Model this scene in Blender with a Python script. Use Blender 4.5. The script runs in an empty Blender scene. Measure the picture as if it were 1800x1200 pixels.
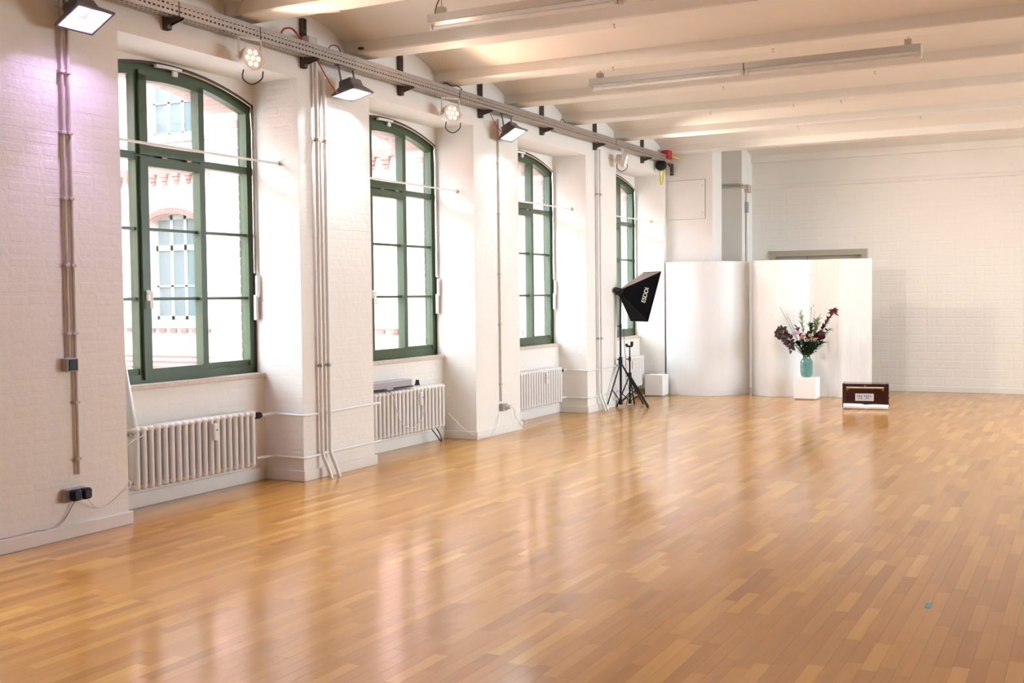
import bpy, math, random
from math import sin, cos, pi, sqrt, radians
from mathutils import Vector, Matrix

random.seed(7)
S = bpy.context.scene
COL = S.collection

# ------------------------------------------------------------------ camera
CAM = Vector((5.7775, 0.0, 1.5))
YAW, PITCH, ROLL, FPX = -0.4794, -0.0397, -0.0111, 1976.6
_f = Vector((sin(YAW) * cos(PITCH), cos(YAW) * cos(PITCH), sin(PITCH)))
_r = Vector((cos(YAW), -sin(YAW), 0.0))
_u = _r.cross(_f)
CR = _r * cos(ROLL) + _u * sin(ROLL)
CU = -_r * sin(ROLL) + _u * cos(ROLL)
cd = bpy.data.cameras.new('camera')
cam = bpy.data.objects.new('camera', cd)
COL.objects.link(cam)
m = Matrix((CR, CU, -_f)).transposed().to_4x4()
m.translation = CAM
cam.matrix_world = m
cd.sensor_width = 36.0
cd.lens = FPX / 1800 * 36.0
cd.clip_start = 0.05
cd.clip_end = 300
S.camera = cam

def in_view(p, margin=0.02):
    """visible in the frame? returns the depth along the axis, or None"""
    d = Vector(p) - CAM
    z = d.dot(_f)
    if z < 0.2:
        return None
    x = d.dot(CR) / z * FPX / 900
    y = d.dot(CU) / z * FPX / 600
    return z if abs(x) < 1 + margin and abs(y) < 1 + margin else None

# ------------------------------------------------------------------ world, exposure
SKY = 6.5
w = bpy.data.worlds.new('overcast_sky')
S.world = w
w.use_nodes = True
bg = w.node_tree.nodes['Background']
bg.inputs['Color'].default_value = (0.84, 0.945, 1.09, 1)
bg.inputs['Strength'].default_value = SKY
S.view_settings.view_transform = 'Standard'
S.view_settings.look = 'None'
S.view_settings.exposure = 2.30
S.view_settings.gamma = 1.0
S.view_settings.use_curve_mapping = False

# ------------------------------------------------------------------ helpers
class MB:
    def __init__(s):
        s.v = []; s.f = []; s.mi = []; s.cur = 0; s.keep = False
    def add(s, vs, fs):
        o = len(s.v)
        s.v += [Vector(p) for p in vs]
        for f in fs:
            s.f.append([i + o for i in f]); s.mi.append(s.cur)
        return s
    def quad(s, a, b, c, d):
        return s.add([a, b, c, d], [(0, 1, 2, 3)])
    def box(s, x0, x1, y0, y1, z0, z1):
        vs = [(x, y, z) for x in (x0, x1) for y in (y0, y1) for z in (z0, z1)]
        return s.add(vs, [(0, 1, 3, 2), (4, 6, 7, 5), (0, 4, 5, 1), (2, 3, 7, 6), (0, 2, 6, 4), (1, 5, 7, 3)])
    def bbox(s, x0, x1, y0, y1, z0, z1, b=0.005):
        """box with chamfered edges"""
        c = [(x0, x1), (y0, y1), (z0, z1)]
        vs = []
        idx = {}
        for ax in range(3):
            for sx in (0, 1):
                for sy in (0, 1):
                    for sz in (0, 1):
                        sg = (sx, sy, sz)
                        p = []
                        for k in range(3):
                            e = c[k][sg[k]]
                            if k != ax:
                                e += b if sg[k] == 0 else -b
                            p.append(e)
                        idx[(ax, sg)] = len(vs); vs.append(p)
        fs = []
        for ax in range(3):
            o = [k for k in range(3) if k != ax]
            for sd in (0, 1):
                loop = []
                for (a, bb) in ((0, 0), (1, 0), (1, 1), (0, 1)):
                    g = [0, 0, 0]; g[ax] = sd; g[o[0]] = a; g[o[1]] = bb
                    loop.append(idx[(ax, tuple(g))])
                flip = (sd == 0) ^ (ax == 1)
                fs.append(loop[::-1] if flip else loop)
        for ax in range(3):   # edges parallel to ax
            o = [k for k in range(3) if k != ax]
            for a in (0, 1):
                for bb in (0, 1):
                    g0 = [0, 0, 0]; g0[o[0]] = a; g0[o[1]] = bb
                    g1 = list(g0); g1[ax] = 1
                    q = [idx[(o[0], tuple(g0))], idx[(o[0], tuple(g1))], idx[(o[1], tuple(g1))], idx[(o[1], tuple(g0))]]
                    fs.append(q)
        for sx in (0, 1):
            for sy in (0, 1):
                for sz in (0, 1):
                    g = (sx, sy, sz)
                    fs.append([idx[(0, g)], idx[(1, g)], idx[(2, g)]])
        return s.add(vs, fs)
    def prism(s, poly, fn0, fn1):
        """poly: list of 2D; fn0/fn1 map (a,b)->3D for the two ends"""
        n = len(poly)
        vs = [fn0(*p) for p in poly] + [fn1(*p) for p in poly]
        fs = [list(range(n))[::-1], list(range(n, 2 * n))]
        fs += [(i, (i + 1) % n, n + (i + 1) % n, n + i) for i in range(n)]
        return s.add(vs, fs)
    def frame(s, d):
        d = Vector(d).normalized()
        a = Vector((0, 0, 1)) if abs(d.z) < 0.9 else Vector((1, 0, 0))
        e = d.cross(a).normalized()
        return e, d.cross(e).normalized()
    def cyl(s, p0, p1, r0, r1=None, n=12, cap=True):
        r1 = r0 if r1 is None else r1
        p0 = Vector(p0); p1 = Vector(p1)
        e, g = s.frame(p1 - p0)
        vs = []
        for p, r in ((p0, r0), (p1, r1)):
            for i in range(n):
                t = 2 * pi * i / n
                vs.append(p + e * (cos(t) * r) + g * (sin(t) * r))
        fs = [(i, (i + 1) % n, n + (i + 1) % n, n + i) for i in range(n)]
        if cap:
            fs += [list(range(n))[::-1], list(range(n, 2 * n))]
        return s.add(vs, fs)
    def tube(s, pts, r, n=8, cap=True):
        pts = [Vector(p) for p in pts]
        rs = r if isinstance(r, (list, tuple)) else [r] * len(pts)
        vs = []; e = None
        for k, p in enumerate(pts):
            d = (pts[min(k + 1, len(pts) - 1)] - pts[max(k - 1, 0)]).normalized()
            if e is None:
                e, g = s.frame(d)
            else:
                e = (e - d * e.dot(d)).normalized(); g = d.cross(e)
            for i in range(n):
                t = 2 * pi * i / n
                vs.append(p + e * (cos(t) * rs[k]) + g * (sin(t) * rs[k]))
        fs = []
        for k in range(len(pts) - 1):
            o = k * n
            fs += [(o + i, o + (i + 1) % n, o + n + (i + 1) % n, o + n + i) for i in range(n)]
        if cap:
            fs += [list(range(n))[::-1], [len(vs) - n + i for i in range(n)]]
        return s.add(vs, fs)
    def lathe(s, prof, o, ax=(0, 0, 1), n=24, capb=True, capt=True):
        """prof: list of (radius, height) along ax from o"""
        ax = Vector(ax).normalized(); o = Vector(o)
        e, g = s.frame(ax)
        vs = []
        for r, h in prof:
            for i in range(n):
                t = 2 * pi * i / n
                vs.append(o + ax * h + e * (cos(t) * r) + g * (sin(t) * r))
        fs = []
        for k in range(len(prof) - 1):
            q = k * n
            fs += [(q + i, q + (i + 1) % n, q + n + (i + 1) % n, q + n + i) for i in range(n)]
        if capb: fs.append(list(range(n))[::-1])
        if capt: fs.append([(len(prof) - 1) * n + i for i in range(n)])
        return s.add(vs, fs)
    def mesh(s, name, mats, origin=(0, 0, 0), smooth=None):
        o = Vector(origin)
        me = bpy.data.meshes.new(name)
        me.from_pydata([tuple(p - o) for p in s.v], [], s.f)
        for mt in (mats if isinstance(mats, (list, tuple)) else [mats]):
            me.materials.append(mt)
        if any(s.mi):
            me.polygons.foreach_set('material_index', s.mi)
        if not s.keep:      # open shells already wound outwards keep their winding
            import bmesh
            b = bmesh.new(); b.from_mesh(me)
            bmesh.ops.recalc_face_normals(b, faces=b.faces)
            b.to_mesh(me); b.free()
        if smooth is not None:
            me.shade_smooth(); me.set_sharp_from_angle(angle=radians(smooth))
        me.update()
        return me
    def build(s, name, mat, parent=None, origin=None, smooth=None):
        o = Vector(origin) if origin is not None else (WL[parent.name] if parent is not None else Vector((0, 0, 0)))
        me = s.mesh(name, mat, o, smooth)
        ob = bpy.data.objects.new(name, me)
        COL.objects.link(ob)
        if parent is not None:
            ob.parent = parent
            ob.location = o - WL[parent.name]
        else:
            ob.location = o
        WL[ob.name] = Vector(o)
        return ob
WL = {}   # world location of every object (no object above is rotated unless stated)

def tag(o, label=None, cat=None, group=None, kind=None):
    if label: o['label'] = label
    if cat: o['category'] = cat
    if group: o['group'] = group
    if kind: o['kind'] = kind
    return o

def thing(name, loc, label, cat, group=None, kind=None):
    o = bpy.data.objects.new(name, None)
    COL.objects.link(o)
    o.location = loc
    o.empty_display_size = 0.1
    WL[o.name] = Vector(loc)
    return tag(o, label, cat, group, kind)

def child(name, me, parent, loc, rot=None):
    """a part that shares mesh data; loc is relative to the parent"""
    o = bpy.data.objects.new(name, me)
    COL.objects.link(o)
    o.parent = parent
    o.location = loc
    if rot: o.rotation_euler = rot
    return o

def copy_tree(src, loc=None, parent=None):
    c = src.copy()
    COL.objects.link(c)
    c.parent = parent
    if loc is not None:
        c.location = loc
        WL[c.name] = Vector(loc)
    for ch in list(src.children):
        copy_tree(ch, None, c)
    return c

def shape(name, label, cat, mb, mat, origin, group=None, smooth=None, kind=None):
    o = mb.build(name, mat, None, origin, smooth)
    return tag(o, label, cat, group, kind)

# ------------------------------------------------------------------ materials
def mat(name, col, rough=0.5, metal=0.0, bump=0.0, bscale=40.0, var=0.0, vscale=6.0, emit=None, estr=0.0, coat=0.0, spec=0.5):
    mt = bpy.data.materials.new(name)
    mt.use_nodes = True
    nt = mt.node_tree
    b = nt.nodes['Principled BSDF']
    b.inputs['Base Color'].default_value = (*col, 1)
    b.inputs['Roughness'].default_value = rough
    b.inputs['Metallic'].default_value = metal
    b.inputs['Specular IOR Level'].default_value = spec
    b.inputs['Coat Weight'].default_value = coat
    if emit:
        b.inputs['Emission Color'].default_value = (*emit, 1)
        b.inputs['Emission Strength'].default_value = estr
    if bump or var:
        tc = nt.nodes.new('ShaderNodeTexCoord')
    if var:
        n = nt.nodes.new('ShaderNodeTexNoise')
        n.inputs['Scale'].default_value = vscale
        n.inputs['Detail'].default_value = 5
        nt.links.new(tc.outputs['Object'], n.inputs['Vector'])
        r = nt.nodes.new('ShaderNodeMapRange')
        r.inputs['To Min'].default_value = 1 - var
        r.inputs['To Max'].default_value = 1 + var
        nt.links.new(n.outputs['Fac'], r.inputs['Value'])
        mx = nt.nodes.new('ShaderNodeMix')
        mx.data_type = 'RGBA'; mx.blend_type = 'MULTIPLY'
        mx.inputs['Factor'].default_value = 1
        mx.inputs[6].default_value = (*col, 1)
        nt.links.new(r.outputs['Result'], mx.inputs[7])
        nt.links.new(mx.outputs[2], b.inputs['Base Color'])
    if bump:
        n2 = nt.nodes.new('ShaderNodeTexNoise')
        n2.inputs['Scale'].default_value = bscale
        n2.inputs['Detail'].default_value = 6
        nt.links.new(tc.outputs['Object'], n2.inputs['Vector'])
        bp = nt.nodes.new('ShaderNodeBump')
        bp.inputs['Strength'].default_value = bump
        bp.inputs['Distance'].default_value = 0.01
        nt.links.new(n2.outputs['Fac'], bp.inputs['Height'])
        nt.links.new(bp.outputs['Normal'], b.inputs['Normal'])
    return mt

M = {}
M['wall'] = mat('white_masonry_paint', (0.835, 0.797, 0.732), 0.6, bump=0.35, bscale=18, var=0.05, vscale=3)
M['ceil'] = mat('white_ceiling_paint', (0.835, 0.797, 0.732), 0.65, bump=0.25, bscale=9, var=0.04, vscale=2.5)
M['trim'] = mat('white_gloss_trim', (0.82, 0.775, 0.71), 0.35, bump=0.06, bscale=8, var=0.04)
M['pipe'] = mat('white_radiator_enamel', (0.80, 0.78, 0.75), 0.32, bump=0.04, bscale=60)
M['green'] = mat('dark_green_window_paint', (0.050, 0.085, 0.038), 0.32, bump=0.08, bscale=30, var=0.12)
M['seal'] = mat('brown_joint_sealant', (0.075, 0.045, 0.03), 0.6)
M['stone'] = mat('veined_stone_sill', (0.62, 0.52, 0.44), 0.4, var=0.25, vscale=30)
M['white'] = mat('matt_white_lacquer', (0.86, 0.85, 0.83), 0.45)
M['plastic'] = mat('white_plastic', (0.82, 0.81, 0.79), 0.3)
M['cream'] = mat('aged_cream_plastic', (0.64, 0.58, 0.50), 0.4, var=0.1, vscale=14)
M['conduit'] = mat('old_conduit_paint', (0.53, 0.45, 0.38), 0.5, var=0.2, vscale=12)
M['grey'] = mat('grey_plastic', (0.36, 0.34, 0.33), 0.45)
M['black'] = mat('black_plastic', (0.006, 0.006, 0.007), 0.45, spec=0.3)
M['blackm'] = mat('black_metal', (0.006, 0.006, 0.007), 0.4, spec=0.3)
M['fabric'] = mat('black_fabric', (0.004, 0.004, 0.005), 0.9, bump=0.1, bscale=300, spec=0.15)
M['galv'] = mat('galvanised_steel', (0.42, 0.38, 0.34), 0.42, metal=0.75, var=0.2, vscale=25)
M['iron'] = mat('dark_slotted_steel', (0.10, 0.075, 0.065), 0.5, metal=0.5, var=0.2, vscale=30)
M['chrome'] = mat('chrome', (0.72, 0.70, 0.67), 0.2, metal=1.0)
M['housing'] = mat('grey_floodlight_casting', (0.16, 0.15, 0.16), 0.42, metal=0.3)
M['reflector'] = mat('bright_reflector', (0.45, 0.45, 0.47), 0.3, metal=0.6)
M['parw'] = mat('white_lamp_housing', (0.72, 0.66, 0.62), 0.4)
M['red'] = mat('red_plastic', (0.50, 0.012, 0.02), 0.4)
M['redcable'] = mat('red_cable', (0.48, 0.03, 0.015), 0.5)
M['yellow'] = mat('yellow_cable', (0.80, 0.62, 0.02), 0.45)
M['cable'] = mat('white_cable', (0.78, 0.75, 0.71), 0.4)
M['bcable'] = mat('black_cable', (0.02, 0.017, 0.015), 0.5)
M['teal'] = mat('teal_glaze', (0.115, 0.27, 0.23), 0.12, coat=0.4, var=0.1, vscale=30)
M['maroon'] = mat('dark_maroon_lacquer', (0.030, 0.005, 0.006), 0.22, coat=0.3)
M['brass'] = mat('brass', (0.75, 0.55, 0.25), 0.25, metal=1.0)
M['plate'] = mat('grey_label_plate', (0.55, 0.52, 0.53), 0.5)
M['cloth'] = mat('white_cotton', (0.82, 0.80, 0.79), 0.8, bump=0.15, bscale=90)
M['cork'] = mat('brown_cork', (0.27, 0.17, 0.09), 0.8, var=0.25, vscale=40)
M['lav'] = mat('lavender_grey_metal', (0.40, 0.37, 0.41), 0.45)
M['door'] = mat('grey_olive_steel_door', (0.40, 0.36, 0.29), 0.45)
M['stem'] = mat('green_stem', (0.045, 0.10, 0.03), 0.55)
M['leaf'] = mat('dark_green_leaf', (0.022, 0.065, 0.022), 0.45, var=0.3, vscale=20)
M['lleaf'] = mat('pale_green_leaf', (0.22, 0.30, 0.10), 0.5, var=0.2, vscale=20)
M['bleaf'] = mat('brown_red_leaf', (0.055, 0.020, 0.020), 0.45, var=0.25, vscale=20)
M['twig'] = mat('brown_twig', (0.12, 0.07, 0.045), 0.6)
M['dred'] = mat('dark_red_petal', (0.10, 0.008, 0.014), 0.5)
M['pink'] = mat('pink_petal', (0.58, 0.36, 0.47), 0.5)
M['peach'] = mat('peach_petal', (0.80, 0.45, 0.32), 0.5)
M['tape'] = mat('blue_tape', (0.18, 0.42, 0.46), 0.5)
M['tubeglass'] = mat('unlit_fluorescent_tube', (0.82, 0.80, 0.76), 0.15)
M['lampgrey'] = mat('aged_white_lamp_body', (0.56, 0.53, 0.49), 0.4)
M['jambbrick'] = mat('pale_red_brick', (0.52, 0.36, 0.32), 0.8, bump=0.2, bscale=60, var=0.2, vscale=5)
M['brick'] = mat('red_brick', (0.20, 0.085, 0.07), 0.8, bump=0.2, bscale=60, var=0.2, vscale=5)
M['facade'] = mat('pale_brick_facade', (0.50, 0.325, 0.285), 0.8, bump=0.2, bscale=60, var=0.06, vscale=5)
M['warmwall'] = mat('beige_wall_paint', (0.64, 0.54, 0.42), 0.6, bump=0.2, bscale=18)  # beige of the unseen walls, chosen to bounce warm fill onto the pillars
M['brickd'] = mat('dark_red_brick', (0.16, 0.068, 0.060), 0.8, bump=0.2, bscale=60, var=0.2, vscale=5)
M['pale'] = mat('pale_stone', (0.22, 0.21, 0.20), 0.7, var=0.06)
M['palegreen'] = mat('pale_window_paint', (0.20, 0.24, 0.21), 0.5)
M['mortar'] = mat('mortar', (0.62, 0.56, 0.50), 0.9)
M['asphalt'] = mat('courtyard_paving', (0.32, 0.31, 0.30), 0.9, var=0.15)
M['nightglass'] = mat('dark_window_glass', (0.10, 0.12, 0.12), 0.08)

def emit_mat(name, col, s):
    mt = bpy.data.materials.new(name); mt.use_nodes = True
    nt = mt.node_tree; nt.nodes.clear()
    o = nt.nodes.new('ShaderNodeOutputMaterial'); e = nt.nodes.new('ShaderNodeEmission')
    e.inputs['Color'].default_value = (*col, 1); e.inputs['Strength'].default_value = s
    nt.links.new(e.outputs[0], o.inputs[0])
    return mt
M['led_warm'] = emit_mat('warm_led', (1.0, 0.70, 0.42), 0.75)
M['cob_purple'] = emit_mat('purple_led', (0.72, 0.48, 1.0), 3.0)
M['cob_white'] = emit_mat('white_led', (0.85, 0.92, 1.0), 3.0)
M['cob_cyan'] = emit_mat('cool_led', (0.72, 0.93, 1.0), 3.0)

def glass_mat(name, tint, refl=1.0, rough=0.0):
    mt = bpy.data.materials.new(name); mt.use_nodes = True
    nt = mt.node_tree; nt.nodes.clear()
    o = nt.nodes.new('ShaderNodeOutputMaterial')
    t = nt.nodes.new('ShaderNodeBsdfTransparent'); t.inputs['Color'].default_value = (*tint, 1)
    g = nt.nodes.new('ShaderNodeBsdfGlossy'); g.inputs['Roughness'].default_value = rough
    fr = nt.nodes.new('ShaderNodeFresnel'); fr.inputs['IOR'].default_value = 1.45
    ml = nt.nodes.new('ShaderNodeMath'); ml.operation = 'MULTIPLY'; ml.inputs[1].default_value = refl
    mx = nt.nodes.new('ShaderNodeMixShader')
    nt.links.new(fr.outputs[0], ml.inputs[0]); nt.links.new(ml.outputs[0], mx.inputs[0])
    nt.links.new(t.outputs[0], mx.inputs[1]); nt.links.new(g.outputs[0], mx.inputs[2])
    nt.links.new(mx.outputs[0], o.inputs[0])
    return mt
M['glass'] = glass_mat('window_glass', (0.97, 0.99, 0.985), 0.6)
M['frost'] = glass_mat('flood_glass', (0.98, 0.98, 1.0), 0.6)

def wood_mat(name, per_object):
    mt = bpy.data.materials.new(name); mt.use_nodes = True
    nt = mt.node_tree; b = nt.nodes['Principled BSDF']; L = nt.links.new
    tc = nt.nodes.new('ShaderNodeTexCoord')
    geo = nt.nodes.new('ShaderNodeNewGeometry')
    if per_object:
        oi = nt.nodes.new('ShaderNodeObjectInfo'); rnd = oi.outputs['Random']
    else:
        rnd = geo.outputs['Random Per Island']
    ramp = nt.nodes.new('ShaderNodeValToRGB')
    cr = ramp.color_ramp
    cr.elements[0].position = 0.0; cr.elements[0].color = (0.41, 0.165, 0.022, 1)
    cr.elements[1].position = 1.0; cr.elements[1].color = (0.64, 0.335, 0.058, 1)
    for p, c in ((0.12, (0.475, 0.205, 0.028, 1)), (0.5, (0.51, 0.230, 0.034, 1)), (0.85, (0.56, 0.265, 0.042, 1))):
        e = cr.elements.new(p); e.color = c
    L(rnd, ramp.inputs[0])
    # grain along Y, in world space, shifted for every stave
    cmb = nt.nodes.new('ShaderNodeCombineXYZ')
    mulr = nt.nodes.new('ShaderNodeMath'); mulr.operation = 'MULTIPLY'; mulr.inputs[1].default_value = 37.0
    L(rnd, mulr.inputs[0]); L(mulr.outputs[0], cmb.inputs[2])
    mp = nt.nodes.new('ShaderNodeMapping'); mp.inputs['Scale'].default_value = (32, 1.6, 1)
    add = nt.nodes.new('ShaderNodeVectorMath'); add.operation = 'ADD'
    L(geo.outputs['Position'], mp.inputs['Vector']); L(mp.outputs[0], add.inputs[0]); L(cmb.outputs[0], add.inputs[1])
    n = nt.nodes.new('ShaderNodeTexNoise'); n.inputs['Scale'].default_value = 1.0; n.inputs['Detail'].default_value = 2
    L(add.outputs[0], n.inputs['Vector'])
    mr = nt.nodes.new('ShaderNodeMapRange'); mr.inputs['To Min'].default_value = 0.88; mr.inputs['To Max'].default_value = 1.12
    L(n.outputs['Fac'], mr.inputs['Value'])
    mx = nt.nodes.new('ShaderNodeMix'); mx.data_type = 'RGBA'; mx.blend_type = 'MULTIPLY'; mx.inputs['Factor'].default_value = 1
    L(ramp.outputs[0], mx.inputs[6]); L(mr.outputs[0], mx.inputs[7])
    L(mx.outputs[2], b.inputs['Base Color'])
    # worn lacquer: roughness drifts, surface gently wavy
    n2 = nt.nodes.new('ShaderNodeTexNoise'); n2.inputs['Scale'].default_value = 2.2; n2.inputs['Detail'].default_value = 4
    L(geo.outputs['Position'], n2.inputs['Vector'])
    m2 = nt.nodes.new('ShaderNodeMapRange'); m2.inputs['To Min'].default_value = 0.277; m2.inputs['To Max'].default_value = 0.31
    L(n2.outputs['Fac'], m2.inputs['Value']); L(m2.outputs[0], b.inputs['Roughness'])
    b.inputs['Specular IOR Level'].default_value = 0.6
    # half of the lacquer is polished: a sharper second lobe over the worn one
    b2 = nt.nodes.new('ShaderNodeBsdfPrincipled')
    L(mx.outputs[2], b2.inputs['Base Color'])
    b2.inputs['Specular IOR Level'].default_value = 0.9
    b2.inputs['Roughness'].default_value = 0.155
    ms = nt.nodes.new('ShaderNodeMixShader'); ms.inputs[0].default_value = 0.72
    L(b.outputs[0], ms.inputs[1]); L(b2.outputs[0], ms.inputs[2])
    L(ms.outputs[0], nt.nodes['Material Output'].inputs['Surface'])
    return mt
M['wood1'] = wood_mat('parquet_stave', True)
M['woodn'] = wood_mat('parquet', False)
M['subfloor'] = mat('joint_filler', (0.30, 0.14, 0.045), 0.5)

# ------------------------------------------------------------------ the room: dimensions
P = 2.9093                  # window bay
A0, B0 = 5.486, 7.378       # first window niche in view, along y
YN, YF = -3.3, 17.9         # wall behind the camera, far wall
XR = 9.6                    # right-hand wall
ND = -0.40                  # back of the niches
XW = -0.50                  # window plane
XO = -0.86                  # outer face of the wall
ZS = 3.294                  # niche soffit
ZT = 4.0
YC = 0.946                  # middle of a niche, from its left edge
ZA0, ZA1 = 3.10, 3.27       # window arch: springing, crown
HW = 0.946
RA = HW * HW / (2 * (ZA1 - ZA0)) + (ZA1 - ZA0) / 2
ZC = ZA1 - RA
def arch(y, off=0.0):
    """height of the window arch at y (from niche left), off = inset"""
    r = RA - off
    return ZC + sqrt(max(r * r - (y - YC) ** 2, 0))
RY = (9.6, 12.0, 14.4)      # unseen windows added to the right-hand wall as fill light
BAYS = list(range(-2, 4))   # window niches k: y from A0+kP to B0+kP; k = 0..3 in view

# ------------------------------------------------------------------ portals that steer light sampling into the windows
for k in BAYS:
    ld = bpy.data.lights.new('sky_portal', 'AREA')
    ld.shape = 'RECTANGLE'; ld.size = 1.85; ld.size_y = 2.4
    ld.cycles.is_portal = True
    lo = bpy.data.objects.new('sky_portal', ld)
    COL.objects.link(lo)
    lo.matrix_world = Matrix(((0, 0, -1, XO - 0.02), (1, 0, 0, A0 + k * P + YC), (0, -1, 0, 2.08), (0, 0, 0, 1)))
    # local -Z points to +X (into the room)
for ry in RY:
    l2 = bpy.data.objects.new('sky_portal', ld)
    COL.objects.link(l2)
    l2.matrix_world = Matrix(((0, 0, 1, XR + 0.60), (-1, 0, 0, ry + YC), (0, -1, 0, 2.08), (0, 0, 0, 1)))

# ------------------------------------------------------------------ floor
def brickface(mb, fr, a0, a1, b0, b1, d, ch=0.005):
    """one brick face: fr(a,b,depth)->3D, chamfered, proud by d"""
    mb.keep = True
    mb.add([fr(a0, b0, 0), fr(a1, b0, 0), fr(a1, b1, 0), fr(a0, b1, 0),
            fr(a0 + ch, b0 + ch, d), fr(a1 - ch, b0 + ch, d), fr(a1 - ch, b1 - ch, d), fr(a0 + ch, b1 - ch, d)],
           [(4, 5, 6, 7), (0, 1, 5, 4), (1, 2, 6, 5), (2, 3, 7, 6), (3, 0, 4, 7)])

fl = MB().box(-0.42, XR, YN, YF + 0.1, -0.12, -0.010)
floor = tag(fl.build('floor', M['subfloor']), 'golden oak strip parquet floor with a glossy lacquer', 'floor', kind='structure')
SW = 0.0655
LENS = (0.38, 0.46, 0.54, 0.70)
staves = []
rs = random.Random(3)
nx = int((XR + 0.42) / SW)
for i in range(nx):
    x = -0.42 + i * SW
    y = YN - rs.random() * 0.5
    while y < YF + 0.05:
        L = rs.choice(LENS)
        staves.append((x, max(y, YN), min(y + L, YF + 0.05), L))
        y += L
vis = []
for j, (x, y0, y1, L) in enumerate(staves):
    d = in_view((x + SW / 2, (y0 + y1) / 2, 0), -0.01)
    if d and abs((y1 - y0) - L) < 1e-6:
        vis.append((d * d / L, j))
vis.sort()
single = set(j for _, j in vis[:300])
stave_me = {}
for L in LENS:
    mb = MB(); g = 0.0
    brickface(mb, lambda a, b, d: (a, b, -0.010 + d), g, SW - g, g, L - g, 0.010, 0.0003)
    stave_me[L] = mb.mesh('plank', M['wood1'])
rest = MB()
for j, (x, y0, y1, L) in enumerate(staves):
    if j in single:
        child('plank', stave_me[L], floor, (x, y0, 0))
    else:
        if y0 < 7.5:
            brickface(rest, lambda a, b, d: (a, b, -0.010 + d), x, x + SW, y0, y1, 0.010, 0.0003)
        else:      # joints too far away to show
            rest.quad((x, y0, 0), (x + SW, y0, 0), (x + SW, y1, 0), (x, y1, 0))
ro = rest.build('planks', M['woodn'], floor)
tag(ro, kind='stuff')

# ------------------------------------------------------------------ left wall with its niches
wl = MB()
ys = []
for k in BAYS:
    ys.append((A0 + k * P, B0 + k * P))
prev = YN - 0.2
for (a, b) in ys:
    wl.box(XW - 0.06, 0, prev, a, -0.1, ZT)                     # pillar
    wl.box(XW - 0.06, 0, a, b, ZS, ZT)                          # lintel
    wl.box(XW - 0.06, ND, a, b, -0.1, 0.86)                     # parapet below the sill
    n = 14                                                      # spandrel over the window arch
    for i in range(n):
        u0 = (b - a) * i / n; u1 = (b - a) * (i + 1) / n
        z0, z1 = arch(u0, -0.012), arch(u1, -0.012)
        wl.prism([(u0, z0), (u1, z1), (u1, ZS), (u0, ZS)],
                 lambda p, q: (XW - 0.06, a + p, q), lambda p, q: (XW + 0.035, a + p, q))
    prev = b
wl.box(XW - 0.06, 0, prev, YF + 0.2, -0.1, ZT)
wall_left = tag(wl.build('wall_left', M['wall']), 'white painted brick wall with deep arched window niches', 'wall', kind='structure')
# outer leaf of the same wall, red brick
wo = MB()
prev = YN - 0.2
IN = 0.075
for (a, b) in ys:
    a2, b2 = a + IN, b - IN
    wo.box(XO, XW - 0.06, prev, a2, -4.2, 5.0)
    wo.box(XO, XW - 0.06, a2, b2, -4.2, 0.84)
    n = 12
    for i in range(n):
        u0 = IN + (b2 - a2) * i / n; u1 = IN + (b2 - a2) * (i + 1) / n
        wo.prism([(u0, arch(u0, 0.05)), (u1, arch(u1, 0.05)), (u1, 5.0), (u0, 5.0)],
                 lambda p, q: (XO, a + p, q), lambda p, q: (XW - 0.06, a + p, q))
    prev = b2
wo.box(XO, XW - 0.06, prev, 18.4, -4.2, 5.0)
outer = wo.build('outer_leaf', M['mortar'], wall_left)

# painted bricks that stand a little proud of the wall; the largest in view are single parts
rb = random.Random(11)
BH, BL_, J = 0.0765, 0.262, 0.006
cands = []     # (score, frame key, a0,a1,b0,b1,depth)
def brick_field(key, fr, a0, a1, b0, b1, nrm):
    row = 0
    b = b0
    while b < b1 - 0.02:
        bt = min(b + BH - J, b1)
        a = a0 - (BL_ / 2 if row % 2 else 0) * 1.0
        while a < a1:
            L = BL_ if rb.random() < 0.7 else BL_ / 2
            s0, s1 = max(a, a0), min(a + L - J, a1)
            if s1 - s0 > 0.03:
                d = rb.uniform(0.0002, 0.0008)
                dz = rb.uniform(-0.003, 0.003)
                c = fr((s0 + s1) / 2, (b + bt) / 2, 0)
                z = in_view(c, 0.05)
                if z:
                    v = (CAM - Vector(c)).normalized()
                    fc = max(v.dot(Vector(nrm)), 0)
                    cands.append((-(s1 - s0) * fc / (z * z), key, s0, s1, b + dz, bt + dz, d))
            a += L
        b += BH
        row += 1
frames = {}
def addface(key, fr, *a):
    frames[key] = fr
    brick_field(key, fr, *a)
prevs = [ys[i - 1][1] if i else YN for i in range(len(ys))]
for i, k in enumerate(BAYS):
    if k < 0: continue
    a, b = ys[i]
    pv = prevs[i]
    addface('pil%d' % k, (lambda p, q, d: (d, p, q)), pv, a, 0.10, 3.8, (1, 0, 0))
    addface('rev%d' % k, (lambda p, q, d, bb=b: (p, bb - d, q)), XW + 0.04, 0.0, 0.10, ZS, (0, -1, 0))
    addface('par%d' % k, (lambda p, q, d: (ND + d, p, q)), a, b, 0.10, 0.84, (1, 0, 0))
    addface('lin%d' % k, (lambda p, q, d: (d, p, q)), a, b, ZS + 0.005, 3.8, (1, 0, 0))
cands.sort()
brest = MB()
bmesh_cache = {}
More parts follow.
